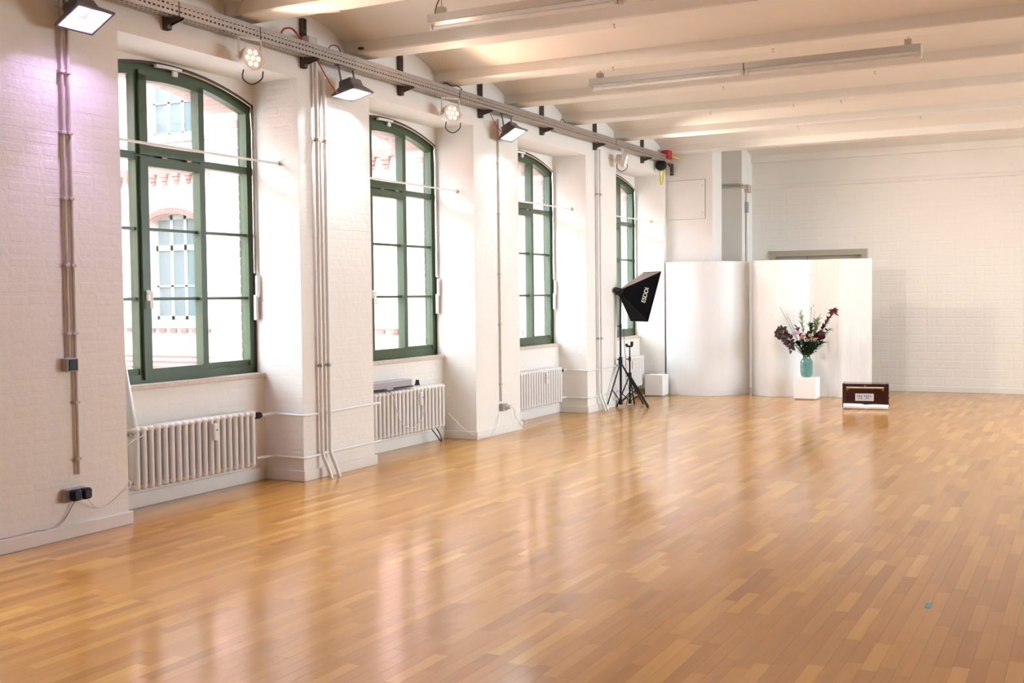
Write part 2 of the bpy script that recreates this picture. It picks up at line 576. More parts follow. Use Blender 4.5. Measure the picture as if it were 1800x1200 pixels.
for n_, (sc, key, s0, s1, b0, b1, d) in enumerate(cands):
    fr = frames[key]
    if n_ < 300:
        kind_ = key[:3]
        kk = (kind_ if kind_ == 'rev' else 'flat', round(s1 - s0, 3))
        if kk not in bmesh_cache:
            mb = MB()
            if kind_ == 'rev':
                brickface(mb, lambda p, q, e: (p, -e, q), 0, s1 - s0, 0, BH - J, 0.003, 0.012)
            else:
                brickface(mb, lambda p, q, e: (e, p, q), 0, s1 - s0, 0, BH - J, 0.003, 0.012)
            bmesh_cache[kk] = mb.mesh('brick', M['wall'])
        o = child('brick', bmesh_cache[kk], wall_left, fr(s0, b0, d - 0.003))
    else:
        brickface(brest, fr, s0, s1, b0, b1, d, 0.006)
tag(brest.build('bricks', M['wall'], wall_left), kind='stuff')

# red bricks of the outer window jamb and arch seen through the panes
jb = MB(); jb2 = MB()
jm = {}
for i, k in enumerate(BAYS):
    if k < 0: continue
    a, b = ys[i]
    y = b - IN
    z = 0.86
    row = 0
    while z < 3.0:
        dd = 0.008
        kk = row % 2
        if kk not in jm:
            q = MB().bbox(XO - 0.004, XW - 0.062, -dd, 0.03, 0, BH - 0.012, 0.003)
            jm[kk] = q.mesh('brick', M['jambbrick'])
        o = child('brick', jm[kk], outer, (0, y, z)) if k < 2 else None
        if o is None:
            jb.bbox(XO - 0.004, XW - 0.062, y - dd, y + 0.03, z, z + BH - 0.012, 0.003)
        z += BH; row += 1
    n = 24
    for q in range(n):
        u0 = IN + (b - a - 2 * IN) * (q + 0.06) / n; u1 = IN + (b - a - 2 * IN) * (q + 0.94) / n
        t = jb2
        t.prism([(u0, arch(u0, 0.062)), (u1, arch(u1, 0.062)), (u1, arch(u1, 0.03)), (u0, arch(u0, 0.03))],
                lambda p, r: (XO - 0.004, a + p, r), lambda p, r: (XW - 0.062, a + p, r))
tag(jb.build('jamb_bricks', M['jambbrick'], outer), kind='stuff')
tag(jb2.build('arch_bricks', M['jambbrick'], outer), kind='stuff')

# baseboards
def basebox(name, bx, lab):
    mb = MB()
    for q in bx: mb.bbox(*q, 0.004)
    return tag(mb.build(name, M['trim'], None, (0, 0, 0)), lab, 'baseboard', kind='structure')
ordn = {0: 'first', 1: 'second', 2: 'third', 3: 'fourth'}
for i, k in enumerate(BAYS):
    if k < 0: continue
    a, b = ys[i]; pv = prevs[i]
    H = 0.088
    basebox('baseboard_pillar_%d' % (k + 1), [(0.0, 0.022, pv - 0.02, a + 0.022, 0, H), (ND, 0.001, pv - 0.022, pv, 0, H)],
            'white baseboard around the foot of the %s pillar from the camera' % ordn[k])
    basebox('baseboard_niche_%d' % (k + 1), [(ND, ND + 0.022, a, b - 0.022, 0, H + 0.02)],
            'white baseboard under the radiator in the %s window niche' % ordn[k])
a, b = ys[-1]
basebox('baseboard_pillar_5', [(ND, 0.001, b - 0.022, b, 0, 0.088)], 'white baseboard at the end of the last window niche')

# ------------------------------------------------------------------ windows
def window(n, y0, first):
    """all parts in world coordinates for a niche starting at y0"""
    lab = {1: 'green arched window nearest the camera, three lights wide', 2: 'second green arched window from the camera, above the radiator with a bar on it',
           3: 'third green arched window from the camera', 4: 'last green arched window, partly behind the softbox'}
    w_ = thing('window_%d' % n, (XW, y0, 0.89), lab.get(n, 'green arched window behind the camera'), 'window', kind='structure')
    return w_
def win_parts(w_, y0):
    G = M['green']
    xf, xb = XW + 0.02, XW - 0.055          # frame front/back
    def arc_strip(mb, u0, u1, o0, o1, x0, x1, n=10):
        for i in range(n):
            a = u0 + (u1 - u0) * i / n; b = u0 + (u1 - u0) * (i + 1) / n
            mb.prism([(a, arch(a, o1)), (b, arch(b, o1)), (b, arch(b, o0)), (a, arch(a, o0))],
                     lambda p, q: (x0, y0 + p, q), lambda p, q: (x1, y0 + p, q))
    W = 2 * YC
    def part(name, mb, mt=G):
        return mb.build(name, mt, w_)
    # brown sealant line round the opening
    mb = MB(); arc_strip(mb, 0, W, -0.012, 0.012, XW - 0.03, XW + 0.038, 20)
    mb.box(XW - 0.03, XW + 0.030, y0 + W - 0.010, y0 + W + 0.004, 0.89, ZA0)
    mb.box(XW - 0.03, XW + 0.030, y0 - 0.004, y0 + 0.010, 0.89, ZA0)
    part('joint', mb, M['seal'])
    # outer frame
    mb = MB(); arc_strip(mb, 0.01, W - 0.01, 0.012, 0.085, xb, xf, 20)
    part('head', mb)
    for s in (0, 1):
        mb = MB()
        if s == 0: mb.box(xb, xf, y0 + 0.01, y0 + 0.075, 0.89, arch(0.05, 0.05))
        else: mb.box(xb, xf, y0 + W - 0.072, y0 + W - 0.01, 0.89, arch(W - 0.05, 0.05))
        part('jamb', mb)
    mb = MB().box(xb, xf, y0 + 0.01, y0 + W - 0.01, 0.89, 0.955)
    mb.box(xb, xf - 0.012, y0 + 0.07, y0 + 0.62, 0.95, 1.0); mb.box(xb, xf - 0.012, y0 + 1.29, y0 + W - 0.07, 0.95, 1.0)
    part('bottom_rail', mb)
    for (a, b) in ((0.600, 0.665), (1.265, 1.322)):
        part('mullion', MB().box(xb, xf, y0 + a, y0 + b, 0.95, arch((a + b) / 2, 0.06)))
    for (a, b) in ((0.07, 0.61), (1.315, W - 0.065)):
        part('transom', MB().box(xb, xf - 0.004, y0 + a, y0 + b, 2.54, 2.595))
    mb = MB().box(xb, xf - 0.01, y0 + 0.66, y0 + 1.27, 2.555, 2.59)
    part('transom', mb)
    # opening sashes in the middle light, proud of the frame
    sf, sb = XW + 0.045, XW - 0.03
    lo = MB()
    lo.box(sb, sf, y0 + 0.625, y0 + 0.700, 0.915, 2.562)
    lo.box(sb, sf, y0 + 1.238, y0 + 1.298, 0.915, 2.562)
    lo.box(sb, sf, y0 + 0.70, y0 + 1.238, 0.915, 0.995)
    lo.box(sb, sf, y0 + 0.70, y0 + 1.238, 2.495, 2.562)
    sl = part('casement', lo)
    up = MB()
    up.box(sb, sf, y0 + 0.625, y0 + 0.700, 2.578, arch(0.66, 0.09))
    up.box(sb, sf, y0 + 1.238, y0 + 1.298, 2.578, arch(1.27, 0.09))
    up.box(sb, sf, y0 + 0.70, y0 + 1.238, 2.578, 2.65)
    arc_strip(up, 0.625, 1.298, 0.055, 0.135, sb, sf, 8)
    su = part('fanlight', up)
    for yy in (0.86, 1.12):
        MB().cyl((sf + 0.002, y0 + yy - 0.025, 2.57), (sf + 0.002, y0 + yy + 0.025, 2.57), 0.008, n=8).build('hinge', M['chrome'], su)
    # window handle on the casement
    hb = MB().bbox(sf, sf + 0.014, y0 + 0.647, y0 + 0.679, 1.50, 1.58, 0.003)
    h = hb.build('handle_plate', M['plastic'], sl)
    hh = MB().cyl((sf + 0.01, y0 + 0.663, 1.555), (sf + 0.045, y0 + 0.663, 1.555), 0.009, n=10)
    hh.bbox(sf + 0.036, sf + 0.050, y0 + 0.652, y0 + 0.674, 1.44, 1.568, 0.004)
    hh.build('handle', M['plastic'], sl)
    # glazing bars
    for (a, b) in ((0.07, 0.602), (0.698, 1.24), (1.32, W - 0.07)):
        for z in (1.514, 2.033):
            part('glazing_bar', MB().box(XW - 0.04, XW + 0.005, y0 + a, y0 + b, z - 0.011, z + 0.011))
    # panes
    gx0, gx1 = XW - 0.022, XW - 0.016
    for (a, b, zb, zt) in ((0.07, 0.605, 1.0, 2.545), (0.695, 1.242, 0.99, 2.50), (1.318, W - 0.068, 1.0, 2.545)):
        for (z0, z1) in ((zb, 1.505), (1.523, 2.024), (2.042, zt)):
            part('pane', MB().box(gx0, gx1, y0 + a, y0 + b, z0, z1), M['glass'])
        mb = MB(); z0 = 2.59 if a != 0.695 else 2.645; n = 6
        poly = [(a, z0), (b, z0)] + [(b + (a - b) * i / n, arch(b + (a - b) * i / n, 0.075)) for i in range(n + 1)]
        mb.prism(poly, lambda p, q: (gx0, y0 + p, q), lambda p, q: (gx1, y0 + p, q))
        part('pane', mb, M['glass'])
    # fanlight opener: box on the head, rod along arch and jamb, hand lever
    mb = MB()
    pts = [(XW + 0.050, y0 + u, arch(u, 0.022)) for u in [0.78 + (W - 0.05 - 0.78) * i / 10 for i in range(11)]]
    pts += [(XW + 0.050, y0 + W - 0.035, z) for z in (2.9, 2.4, 2.0, 1.72)]
    mb.tube(pts, 0.0075, 6)
    op = part('opener_rod', mb, M['chrome'])
    mb = MB()
    us = [0.78 + 0.26 * i / 4 for i in range(5)]
    for i in range(4):
        a, b = us[i], us[i + 1]
        mb.prism([(a, arch(a, 0.032)), (b, arch(b, 0.032)), (b, arch(b, 0.010)), (a, arch(a, 0.010))],
                 lambda p, q: (XW + 0.045, y0 + p, q), lambda p, q: (XW + 0.075, y0 + p, q))
    mb.bbox(XW + 0.045, XW + 0.07, y0 + 0.955, y0 + 1.005, arch(0.98, 0.075), arch(0.98, 0.035), 0.004)
    mb.build('opener_gear', M['plastic'], op)
    mb = MB().bbox(XW + 0.045, XW + 0.075, y0 + W - 0.052, y0 + W - 0.022, 1.33, 1.54, 0.004)
    mb.bbox(XW + 0.060, XW + 0.085, y0 + W - 0.045, y0 + W - 0.022, 1.52, 1.70, 0.004)
    mb.build('opener_lever', M['plastic'], op)
w1 = window(1, A0, True)
win_parts(w1, A0)
protos = {1: w1}
for n, k in ((2, 1), (3, 2), (4, 3)):
    lab = {2: 'second green arched window from the camera, above the radiator with a grey bar on it',
           3: 'third green arched window from the camera, two lights visible', 4: 'last green arched window, partly behind the black softbox'}[n]
    c = copy_tree(w1, (XW, A0 + k * P, 0.89))
    c.name = 'window_%d' % n; c['label'] = lab
for n, k in ((5, -1), (6, -2)):
    c = copy_tree(w1, (XW, A0 + k * P, 0.89))
    c.name = 'window_%d' % n
    c['label'] = 'green arched window beside the camera' if n == 5 else 'green arched window behind the camera'
for j, ry in enumerate(RY):
    c = copy_tree(w1, (XR + 0.5, ry + 2 * YC, 0.89))
    c.rotation_euler = (0, 0, pi)
    c.name = 'window_%d' % (7 + j)
    c['label'] = 'green arched window %s of the unseen row added on the right for fill light' % ['first', 'second', 'third'][j]
# stone sills
for n, k in ((1, 0), (2, 1), (3, 2), (4, 3), (5, -1), (6, -2)):
    a, b = A0 + k * P, B0 + k * P
    mb = MB().bbox(XW - 0.05, ND + 0.022, a + 0.001, b - 0.001, 0.852, 0.891, 0.004)
    lab = {1: 'stone sill of the window nearest the camera', 2: 'stone sill above the radiator with a grey bar on it',
           3: 'stone sill of the third window from the camera', 4: 'stone sill of the last window behind the light stands'}.get(n, 'stone sill of a window beside the camera' if n == 5 else 'stone sill of a window behind the camera')
    tag(mb.build('trim_%d' % n, M['stone'], None, (ND, a, 0.852)), lab, 'window sill', kind='structure')

# ------------------------------------------------------------------ far wall, shaft, pier
wb = MB()
DX0, DX1, DZ = 1.16, 2.62, 2.12          # door opening
wb.box(-0.5, DX0, YF, YF + 0.3, -0.1, ZT)
wb.box(DX1, XR + 0.2, YF, YF + 0.3, -0.1, ZT)
wb.box(DX0, DX1, YF, YF + 0.3, DZ, ZT)
wall_back = tag(wb.build('wall_back', M['wall']), 'white painted block wall at the far end of the room', 'wall', kind='structure')
rb = random.Random(5)
BLK, BKH = 0.265, 0.127
c2 = []
z = 0.10; row = 0
while z < 3.14:
    x = 0.86 - (BLK / 2 if row % 2 else 0)
    while x < 5.2:
        L = BLK if rb.random() < 0.82 else BLK / 2
        s0, s1 = max(x, 0.86), x + L - 0.012
        if s1 - s0 > 0.04 and not (s1 > DX0 - 0.05 and s0 < DX1 + 0.05 and z < DZ + 0.05):
            c2.append((s0, s1, z, z + BKH - 0.012, rb.uniform(0.001, 0.0026)))
        x += L
    z += BKH; row += 1
hidden = lambda s0, z: s0 < 2.72 and z < 2.0
c2.sort(key=lambda c: (hidden(c[0], c[2]), not in_view((c[0], YF, c[2]), 0.02), c[2]))
brest = MB(); cache = {}
for i, (s0, s1, z0, z1, d) in enumerate(c2):
    if i < 300:
        kk = round(s1 - s0, 3)
        if kk not in cache:
            q = MB(); brickface(q, lambda p, r, e: (p, -e, r), 0, s1 - s0, 0, BKH - 0.012, 0.003, 0.008)
            cache[kk] = q.mesh('brick', M['wall'])
        child('brick', cache[kk], wall_back, (s0, YF - d + 0.003, z0))
    else:
        brickface(brest, lambda p, r, e: (p, YF - e, r), s0, s1, z0, z1, d, 0.006)
tag(brest.build('bricks', M['wall'], wall_back), kind='stuff')
# ledge above the blocks
tag(MB().prism([(0.0, 3.17), (-0.018, 3.185), (-0.018, 3.215), (0, 3.25)], lambda p, q: (0.85, YF + p, q), lambda p, q: (XR, YF + p, q)).build('trim_7', M['wall'], None),
    'thin white ledge running along the top of the far block wall', 'trim', kind='structure')
tag(MB().bbox(DX1 + 0.02, XR, YF - 0.022, YF, 0, 0.085, 0.004).build('baseboard_back', M['trim']), 'white baseboard along the far block wall', 'baseboard', kind='structure')
tag(MB().bbox(0.85, XR, YF - 0.06, YF + 0.02, 3.585, 3.9, 0.01).build('trim_8', M['ceil']), 'white downstand where the ceiling meets the far wall', 'trim', kind='structure')

sh = MB().box(-0.01, 0.724, 16.2, 16.66, -0.1, ZT)
tag(sh.build('wall_shaft', M['wall']), 'white boxed-in shaft jutting from the corner beside the last window', 'wall', kind='structure')
pr = MB().box(-0.01, 0.852, 17.31, YF + 0.1, -0.1, ZT)
tag(pr.build('wall_pier', M['wall']), 'white pier in the far left corner carrying conduits', 'wall', kind='structure')

wr = MB()
prev = YN - 0.2
for a in RY:
    b = a + 2 * YC
    wr.box(XR, XR + 0.56, prev, a, -0.1, ZT)
    wr.box(XR, XR + 0.56, a, b, ZS, ZT)
    wr.box(XR + 0.40, XR + 0.56, a, b, -0.1, 0.86)
    n = 14
    for i in range(n):
        u0 = (b - a) * i / n; u1 = (b - a) * (i + 1) / n
        wr.prism([(u0, arch(u0, -0.012)), (u1, arch(u1, -0.012)), (u1, ZS), (u0, ZS)],
                 lambda p, q: (XR + 0.46, a + p, q), lambda p, q: (XR + 0.56, a + p, q))
    prev = b
wr.box(XR, XR + 0.56, prev, YF + 0.2, -0.1, ZT)
tag(wr.build('wall_right', M['warmwall']), 'beige wall unseen on the right, its window niches added for fill light', 'wall', kind='structure')
tag(MB().box(-0.5, XR + 0.2, YN - 0.2, YN, -0.1, ZT).build('wall_front', M['warmwall']), 'plain beige wall behind the camera', 'wall', kind='structure')

# door behind the screen
d1 = thing('door_1', ((DX0 + DX1) / 2, YF, 0), 'grey double door behind the white folding screen', 'door', kind='structure')
mb = MB()
mb.box(DX0 - 0.03, DX0 + 0.06, YF - 0.03, YF + 0.12, 0, DZ + 0.06)
mb.box(DX1 - 0.06, DX1 + 0.03, YF - 0.03, YF + 0.12, 0, DZ + 0.06)
mb.box(DX0 + 0.06, DX1 - 0.06, YF - 0.03, YF + 0.12, DZ - 0.03, DZ + 0.06)
mb.box(DX0 - 0.02, DX1 + 0.02, YF + 0.115, YF + 0.14, -0.05, DZ + 0.05)  # backing added behind the leaves to stop outside light in the gap
mb.build('door_frame', M['door'], d1)
MB().bbox(DX0 + 0.06, 1.715, YF + 0.05, YF + 0.10, 0.01, DZ - 0.03, 0.004).build('door_leaf', M['door'], d1)
MB().bbox(1.725, DX1 - 0.06, YF + 0.05, YF + 0.10, 0.01, DZ - 0.03, 0.004).build('door_leaf', M['door'], d1)

# ------------------------------------------------------------------ ceiling: shallow vaults between beams
BEAMS = [6.53 - 1.5 * i for i in range(6, 0, -1)] + [6.53, 8.045, 9.53, 11.00, 12.49, 14.14, 15.94]
BW = 0.27
ce = MB(); ce.keep = True
edges = []
pv = YN - 0.1
for bY in BEAMS:
    if bY > YN: edges.append((pv, bY)); pv = bY + BW
edges.append((pv, YF - 0.06))
for (a, b) in edges:
    n = 16; hw = (b - a) / 2; rise = 0.13
    r = hw * hw / (2 * rise) + rise / 2
    zz = lambda y: 3.83 - r + sqrt(max(r * r - (y - (a + b) / 2) ** 2, 0))
    vs = []
    for i in range(n + 1):
        y = a + (b - a) * i / n
        vs += [(-0.1, y, zz(y)), (XR + 0.1, y, zz(y))]
    ce.add(vs, [(2 * i, 2 * i + 2, 2 * i + 3, 2 * i + 1) for i in range(n)])
ce.box(-0.6, XR + 0.2, YN - 0.2, YF + 0.3, ZT - 0.05, ZT + 0.2)
ceiling = tag(ce.build('ceiling', M['ceil'], None, None, 35), 'white ceiling of shallow vaults between narrow beams', 'ceiling', kind='structure')
for bY in BEAMS:
    if bY > YN:
        MB().bbox(-0.05, XR + 0.05, bY, bY + BW, 3.60, 3.75, 0.012).build('beam', M['ceil'], ceiling)

# ------------------------------------------------------------------ heating: radiators and pipes
def radiator(y0, n, lab, valve_right, name='radiator'):
    zb, zt = 0.155, 0.605
    pitch = 0.0685
    root = thing(name, (-0.29, y0, zb), lab, 'radiator', 'radiators under the windows')
    sec = MB()
    for xx in (-0.045, 0.045):
        sec.cyl((xx, 0, 0.02), (xx, 0, 0.43), 0.0205, n=10)
    sec.bbox(-0.066, 0.066, -0.0335, 0.0335, 0.408, 0.450, 0.016)
    sec.bbox(-0.060, 0.060, -0.026, 0.026, 0.0, 0.042, 0.014)
    sec.box(-0.045, 0.045, -0.007, 0.007, 0.03, 0.43)
    me = sec.mesh('section', M['pipe'], (0, 0, 0), 50)
    for i in range(n):
        child('section', me, root, (0, 0.03 + i * pitch, 0))
    L = 0.06 + (n - 1) * pitch
    mb = MB()
    for z in (0.055, 0.40):
        mb.cyl((-0.29, y0 - 0.004, zb + z), (-0.29, y0 + L + 0.004, zb + z), 0.020, n=12)
    hd = mb.build('header', M['pipe'], root, None, 40)
    for yy in (y0 - 0.006, y0 + L + 0.006):
        MB().cyl((-0.29, yy - 0.005, zb + 0.40), (-0.29, yy + 0.005, zb + 0.40), 0.014, n=10).build('plug', M['grey'], root)
    hm = MB().bbox(-0.225, -0.198, y0 + L * 0.60, y0 + L * 0.60 + 0.042, zb + 0.27, zb + 0.40, 0.005)
    h = hm.build('heat_meter', M['plastic'], root)
    MB().box(-0.2, -0.1975, y0 + L * 0.6 + 0.018, y0 + L * 0.6 + 0.034, zb + 0.345, zb + 0.355).build('meter_window', M['black'], h)
    for yy in (y0 + 0.25, y0 + L - 0.25):
        MB().box(-0.40, -0.27, yy - 0.012, yy + 0.012, zb + 0.03, zb + 0.06).build('wall_bracket', M['pipe'], root)
    s = 1 if valve_right else -1
    yv = y0 + L if valve_right else y0
    mb = MB().cyl((-0.29, yv, zb + 0.40), (-0.29, yv + s * 0.06, zb + 0.40), 0.016, n=10)
    v = mb.build('valve', M['chrome'], root, None, 40)
    MB().lathe([(0.018, 0), (0.027, 0.008), (0.029, 0.05), (0.024, 0.066), (0.010, 0.070)], (-0.29, yv + s * 0.055, zb + 0.40), (0, s, 0), 14).build('thermostat', M['black'], v, None, 40)
    MB().cyl((-0.29, yv, zb + 0.055), (-0.29, yv + s * 0.045, zb + 0.055), 0.018, 0.014, n=10).build('return_valve', M['chrome'], root)
    return root
radiator(5.775, 19, 'white ribbed radiator under the window nearest the camera', True)
radiator(8.745, 19, 'white ribbed radiator carrying a grey bar under the second window', False)
radiator(11.64, 19, 'white ribbed radiator under the third window', True)
radiator(14.55, 19, 'white ribbed radiator behind the two black light stands', False)

def elbow(a, c, b, r=0.03, n=4):
    """points rounding the corner a-c-b"""
    a, c, b = Vector(a), Vector(c), Vector(b)
    p0 = c + (a - c).normalized() * r; p1 = c + (b - c).normalized() * r
    return [((1 - t) ** 2) * p0 + 2 * t * (1 - t) * c + t * t * p1 for t in [i / n for i in range(n + 1)]]
def path(pts, r=0.03):
    out = [Vector(pts[0])]
    for i in range(1, len(pts) - 1):
        out += elbow(pts[i - 1], pts[i], pts[i + 1], r)
    out.append(Vector(pts[-1]))
    return out

def riser(y, lab, ztop, rad_left, rad_right, zc, yr, grp, x=0.035):
    """a vertical heating pipe with a bent foot; branches go off to a radiator"""
    t = thing('heating_pipe', (x, y, 0), lab, 'pipe', grp)
    R_ = 0.017
    MB().tube(path([(x + 0.07, y + 0.03, -0.005), (x + 0.055, y + 0.02, 0.07), (x, y, 0.20), (x, y, ztop)], 0.06), R_, 12).build('riser', M['pipe'], t, None, 60)
    for z in (2.815, 0.945):
        mb = MB().cyl((x, y, z - 0.013), (x, y, z + 0.013), R_ + 0.006, n=14)
        mb.cyl((0, y, z), (x, y, z), 0.006, n=8)
        mb.build('clamp', M['galv' if z < 1 else 'conduit'], t, None, 40)
    for (pp, nm) in zc:
        MB().tube(path(pp, 0.035), 0.0115, 10).build(nm, M['pipe'], t, None, 60)
    return t
# second pillar: left riser feeds the first radiator's top, right riser takes the returns
b0 = B0
riser(7.58, 'left of the two white heating pipes on the second pillar', 3.46, 0, 0,
      [([(-0.29, 7.18, 0.555), (-0.29, b0 - 0.03, 0.555), (0.02, b0 - 0.03, 0.545), (0.02, 7.58, 0.545)], 'flow_branch'),
       ([(0.028, 7.58, 0.20), (0.028, b0 - 0.03, 0.195), (-0.29, b0 - 0.03, 0.20), (-0.29, 7.13, 0.21)], 'return_branch')],
      None, 'heating pipes on the pillars')
riser(7.69, 'right of the two white heating pipes on the second pillar', 3.40, 0, 0,
      [([(0.028, 7.69, 0.545), (0.028, A0 + P + 0.05, 0.555)], 'flow_branch'),
       ([(0.028, 7.60, 0.205), (0.028, A0 + P + 0.05, 0.21)], 'return_branch')],
      None, 'heating pipes on the pillars')
b2 = B0 + 2 * P
riser(13.50, 'left of the two white heating pipes on the pillar beside the softbox', 3.46, 0, 0,
      [([(-0.29, 13.06, 0.555), (-0.29, b2 - 0.03, 0.555), (0.02, b2 - 0.03, 0.545), (0.02, 13.50, 0.545)], 'flow_branch'),
       ([(0.028, 13.50, 0.20), (0.028, b2 - 0.03, 0.195), (-0.29, b2 - 0.03, 0.20), (-0.29, 13.0, 0.21)], 'return_branch')],
      None, 'heating pipes on the pillars')
riser(13.585, 'right of the two white heating pipes on the pillar beside the softbox', 3.40, 0, 0,
      [([(0.028, 13.585, 0.545), (0.028, A0 + 3 * P + 0.05, 0.555)], 'flow_branch'),
       ([(0.028, 13.52, 0.205), (0.028, A0 + 3 * P + 0.05, 0.21)], 'return_branch')],
      None, 'heating pipes on the pillars')

# ------------------------------------------------------------------ electrics on the pillars
def conduit(y, z0, z1, lab, clips, r=0.011, x=0.020):
    t = thing('conduit', (x, y, z0), lab, 'conduit')
    MB().cyl((x, y, z0), (x, y, z1), r, n=10).build('tube', M['conduit'], t, None, 40)
    for z in clips:
        MB().bbox(0.0, x + r + 0.005, y - 0.020, y + 0.018, z - 0.009, z + 0.009, 0.002).build('clip', M['conduit'], t)
    return t
conduit(5.005, 1.15, 3.60, 'left conduit on the nearest pillar, ending above the switch box', (1.30, 1.73, 2.15, 2.56, 2.94, 3.34))
conduit(5.055, 0.40, 3.60, 'right conduit on the nearest pillar, running down towards the double socket', (0.50, 0.86, 1.30, 1.73, 2.15, 2.56, 2.94, 3.34))
conduit(10.81, 0.36, 3.42, 'thin conduit down the third pillar to a small socket', (0.55, 1.2, 1.75, 2.4, 2.95), 0.009, 0.016)
t = thing('switch_box', (0.0, 5.0, 1.10), 'small grey switch box with a black face on the nearest pillar', 'switch')
MB().bbox(0, 0.06, 4.955, 5.045, 1.06, 1.145, 0.005).build('body', M['grey'], t)
MB().bbox(0.058, 0.066, 4.967, 5.035, 1.067, 1.138, 0.002).build('rocker', M['black'], t)
t = thing('double_socket', (0.0, 5.0, 0.27), 'grey double wall socket low on the nearest pillar', 'socket')
MB().bbox(0, 0.045, 4.93, 5.09, 0.235, 0.32, 0.006).build('body', M['grey'], t)
for yy in (4.975, 5.045):
    MB().lathe([(0.028, 0), (0.028, 0.006)], (0.045, yy, 0.278), (1, 0, 0), 16).build('socket_ring', M['grey'], t)
for yy, lab in ((4.985, 'black plug in the left half of the double socket'), (5.065, 'tilted black plug in the right half of the double socket')):
    mb = MB().bbox(0.045, 0.10, yy - 0.036, yy + 0.034, 0.245, 0.315, 0.012)
    shape('plug_adapter', lab, 'plug', mb, M['black'], (0.045, yy, 0.28), 'plugs in the double socket', 40)
t = thing('wall_socket', (0, 10.84, 0.29), 'small grey wall socket at the foot of the third pillar', 'socket')
MB().bbox(0, 0.05, 10.79, 10.90, 0.255, 0.335, 0.006).build('body', M['grey'], t)
mb = MB().lathe([(0.03, 0), (0.03, 0.03), (0.02, 0.05)], (0.05, 10.875, 0.297), (1, 0, 0), 14)
shape('plug', 'grey plug pushed into the wall socket on the third pillar', 'plug', mb, M['parw'], (0.05, 10.875, 0.297), None, 40)

def curve(pts, n=8):
    """Catmull-Rom through pts"""
    P_ = [Vector(p) for p in pts]
    P_ = [P_[0] * 2 - P_[1]] + P_ + [P_[-1] * 2 - P_[-2]]
    o = []
    for i in range(1, len(P_) - 2):
        p0, p1, p2, p3 = P_[i - 1:i + 3]
        for k in range(n):
            t = k / n
            o.append(0.5 * ((2 * p1) + (p2 - p0) * t + (2 * p0 - 5 * p1 + 4 * p2 - p3) * t * t + (3 * p1 - p0 - 3 * p2 + p3) * t ** 3))
    o.append(P_[-2])
    return o
def cable(name, lab, pts, mt, r=0.0035):
    mb = MB().tube(curve(pts), r, 6)
    return shape(name, lab, 'cable', mb, M[mt], pts[0], None, 60)
cable('power_cable', 'thin white cable from the double socket round the pillar corner', [(0.06, 5.09, 0.24), (0.03, 5.18, 0.17), (0.012, 5.3, 0.16), (0.012, 5.42, 0.22), (0.012, 5.50, 0.27), (-0.2, 5.6, 0.34), (-0.21, 5.70, 0.50), (-0.21, 5.85, 0.55)], 'cable')
cable('floor_cable', 'grey cable lying on top of the nearest baseboard', [(0.03, 4.3, 0.095), (0.03, 4.45, 0.098), (0.015, 4.7, 0.097), (0.012, 4.9, 0.10), (0.02, 5.02, 0.23)], 'conduit', 0.004)
cable('extension_cable', 'white cable sagging from the second radiator round the third pillar', [(-0.21, 10.05, 0.30), (-0.10, 10.20, 0.12), (0.02, 10.29, 0.03), (0.04, 10.40, 0.012), (0.035, 10.55, 0.02), (0.028, 10.68, 0.12), (0.02, 10.74, 0.22)], 'cable', 0.004)
cable('lamp_cable', 'thin white cable hanging in a loop over the second radiator', [(-0.215, 9.02, 0.60), (-0.205, 9.06, 0.48), (-0.205, 9.15, 0.30), (-0.205, 9.34, 0.22), (-0.205, 9.52, 0.28), (-0.205, 9.60, 0.42), (-0.21, 9.65, 0.60)], 'cable')
cable('plug_cable', 'white cable from the third pillar socket looping over the baseboard end', [(0.08, 10.88, 0.29), (0.09, 10.96, 0.27), (0.05, 11.08, 0.16), (0.03, 11.20, 0.10), (0.05, 11.30, 0.03), (0.06, 11.34, 0.09), (0.03, 11.28, 0.12)], 'cable', 0.004)
cable('black_wire', 'short black wire hanging below the right end of the second radiator', [(-0.27, 9.80, 0.17), (-0.24, 9.86, 0.09), (-0.22, 9.93, 0.012), (-0.23, 9.92, 0.09), (-0.26, 9.88, 0.17)], 'bcable', 0.006)

# things on the second radiator
mb = MB().bbox(-0.345, -0.24, 8.66, 9.42, 0.632, 0.70, 0.006)
t = thing('light_bar', (-0.29, 9.04, 0.62), 'lavender-grey bar lying on the second radiator', 'bar')
mb.build('body', M['lav'], t)
MB().bbox(-0.335, -0.235, 8.70, 9.44, 0.6215, 0.632, 0.002).build('underside', M['black'], t)
mb = MB().prism([(-0.03, 0), (0.035, 0), (0.02, 0.02), (0.012, 0.055), (0.0, 0.055), (-0.012, 0.02)], lambda p, q: (-0.30, 9.58 + p, 0.621 + q), lambda p, q: (-0.27, 9.58 + p, 0.621 + q))
shape('spring_clamp', 'tiny black clamp on top of the second radiator', 'clamp', mb, M['black'], (-0.285, 9.58, 0.621))
mb = MB().bbox(-0.245, -0.20, 8.92, 9.03, 0.62, 0.638, 0.006)
shape('adapter', 'small white adapter at the left end of the second radiator top', 'adapter', mb, M['lav'], (-0.22, 8.97, 0.62))

def sheer_mat():
    mt = bpy.data.materials.new('sheer_white_curtain'); mt.use_nodes = True
    nt = mt.node_tree; b = nt.nodes['Principled BSDF']
    b.inputs['Base Color'].default_value = (0.86, 0.85, 0.83, 1); b.inputs['Roughness'].default_value = 0.8
    tl_ = nt.nodes.new('ShaderNodeBsdfTranslucent'); tl_.inputs['Color'].default_value = (0.9, 0.9, 0.88, 1)
    mx = nt.nodes.new('ShaderNodeMixShader'); mx.inputs[0].default_value = 0.55
    nt.links.new(b.outputs[0], mx.inputs[1]); nt.links.new(tl_.outputs[0], mx.inputs[2])
    nt.links.new(mx.outputs[0], nt.nodes['Material Output'].inputs['Surface'])
    return mt
M['sheer'] = sheer_mat()
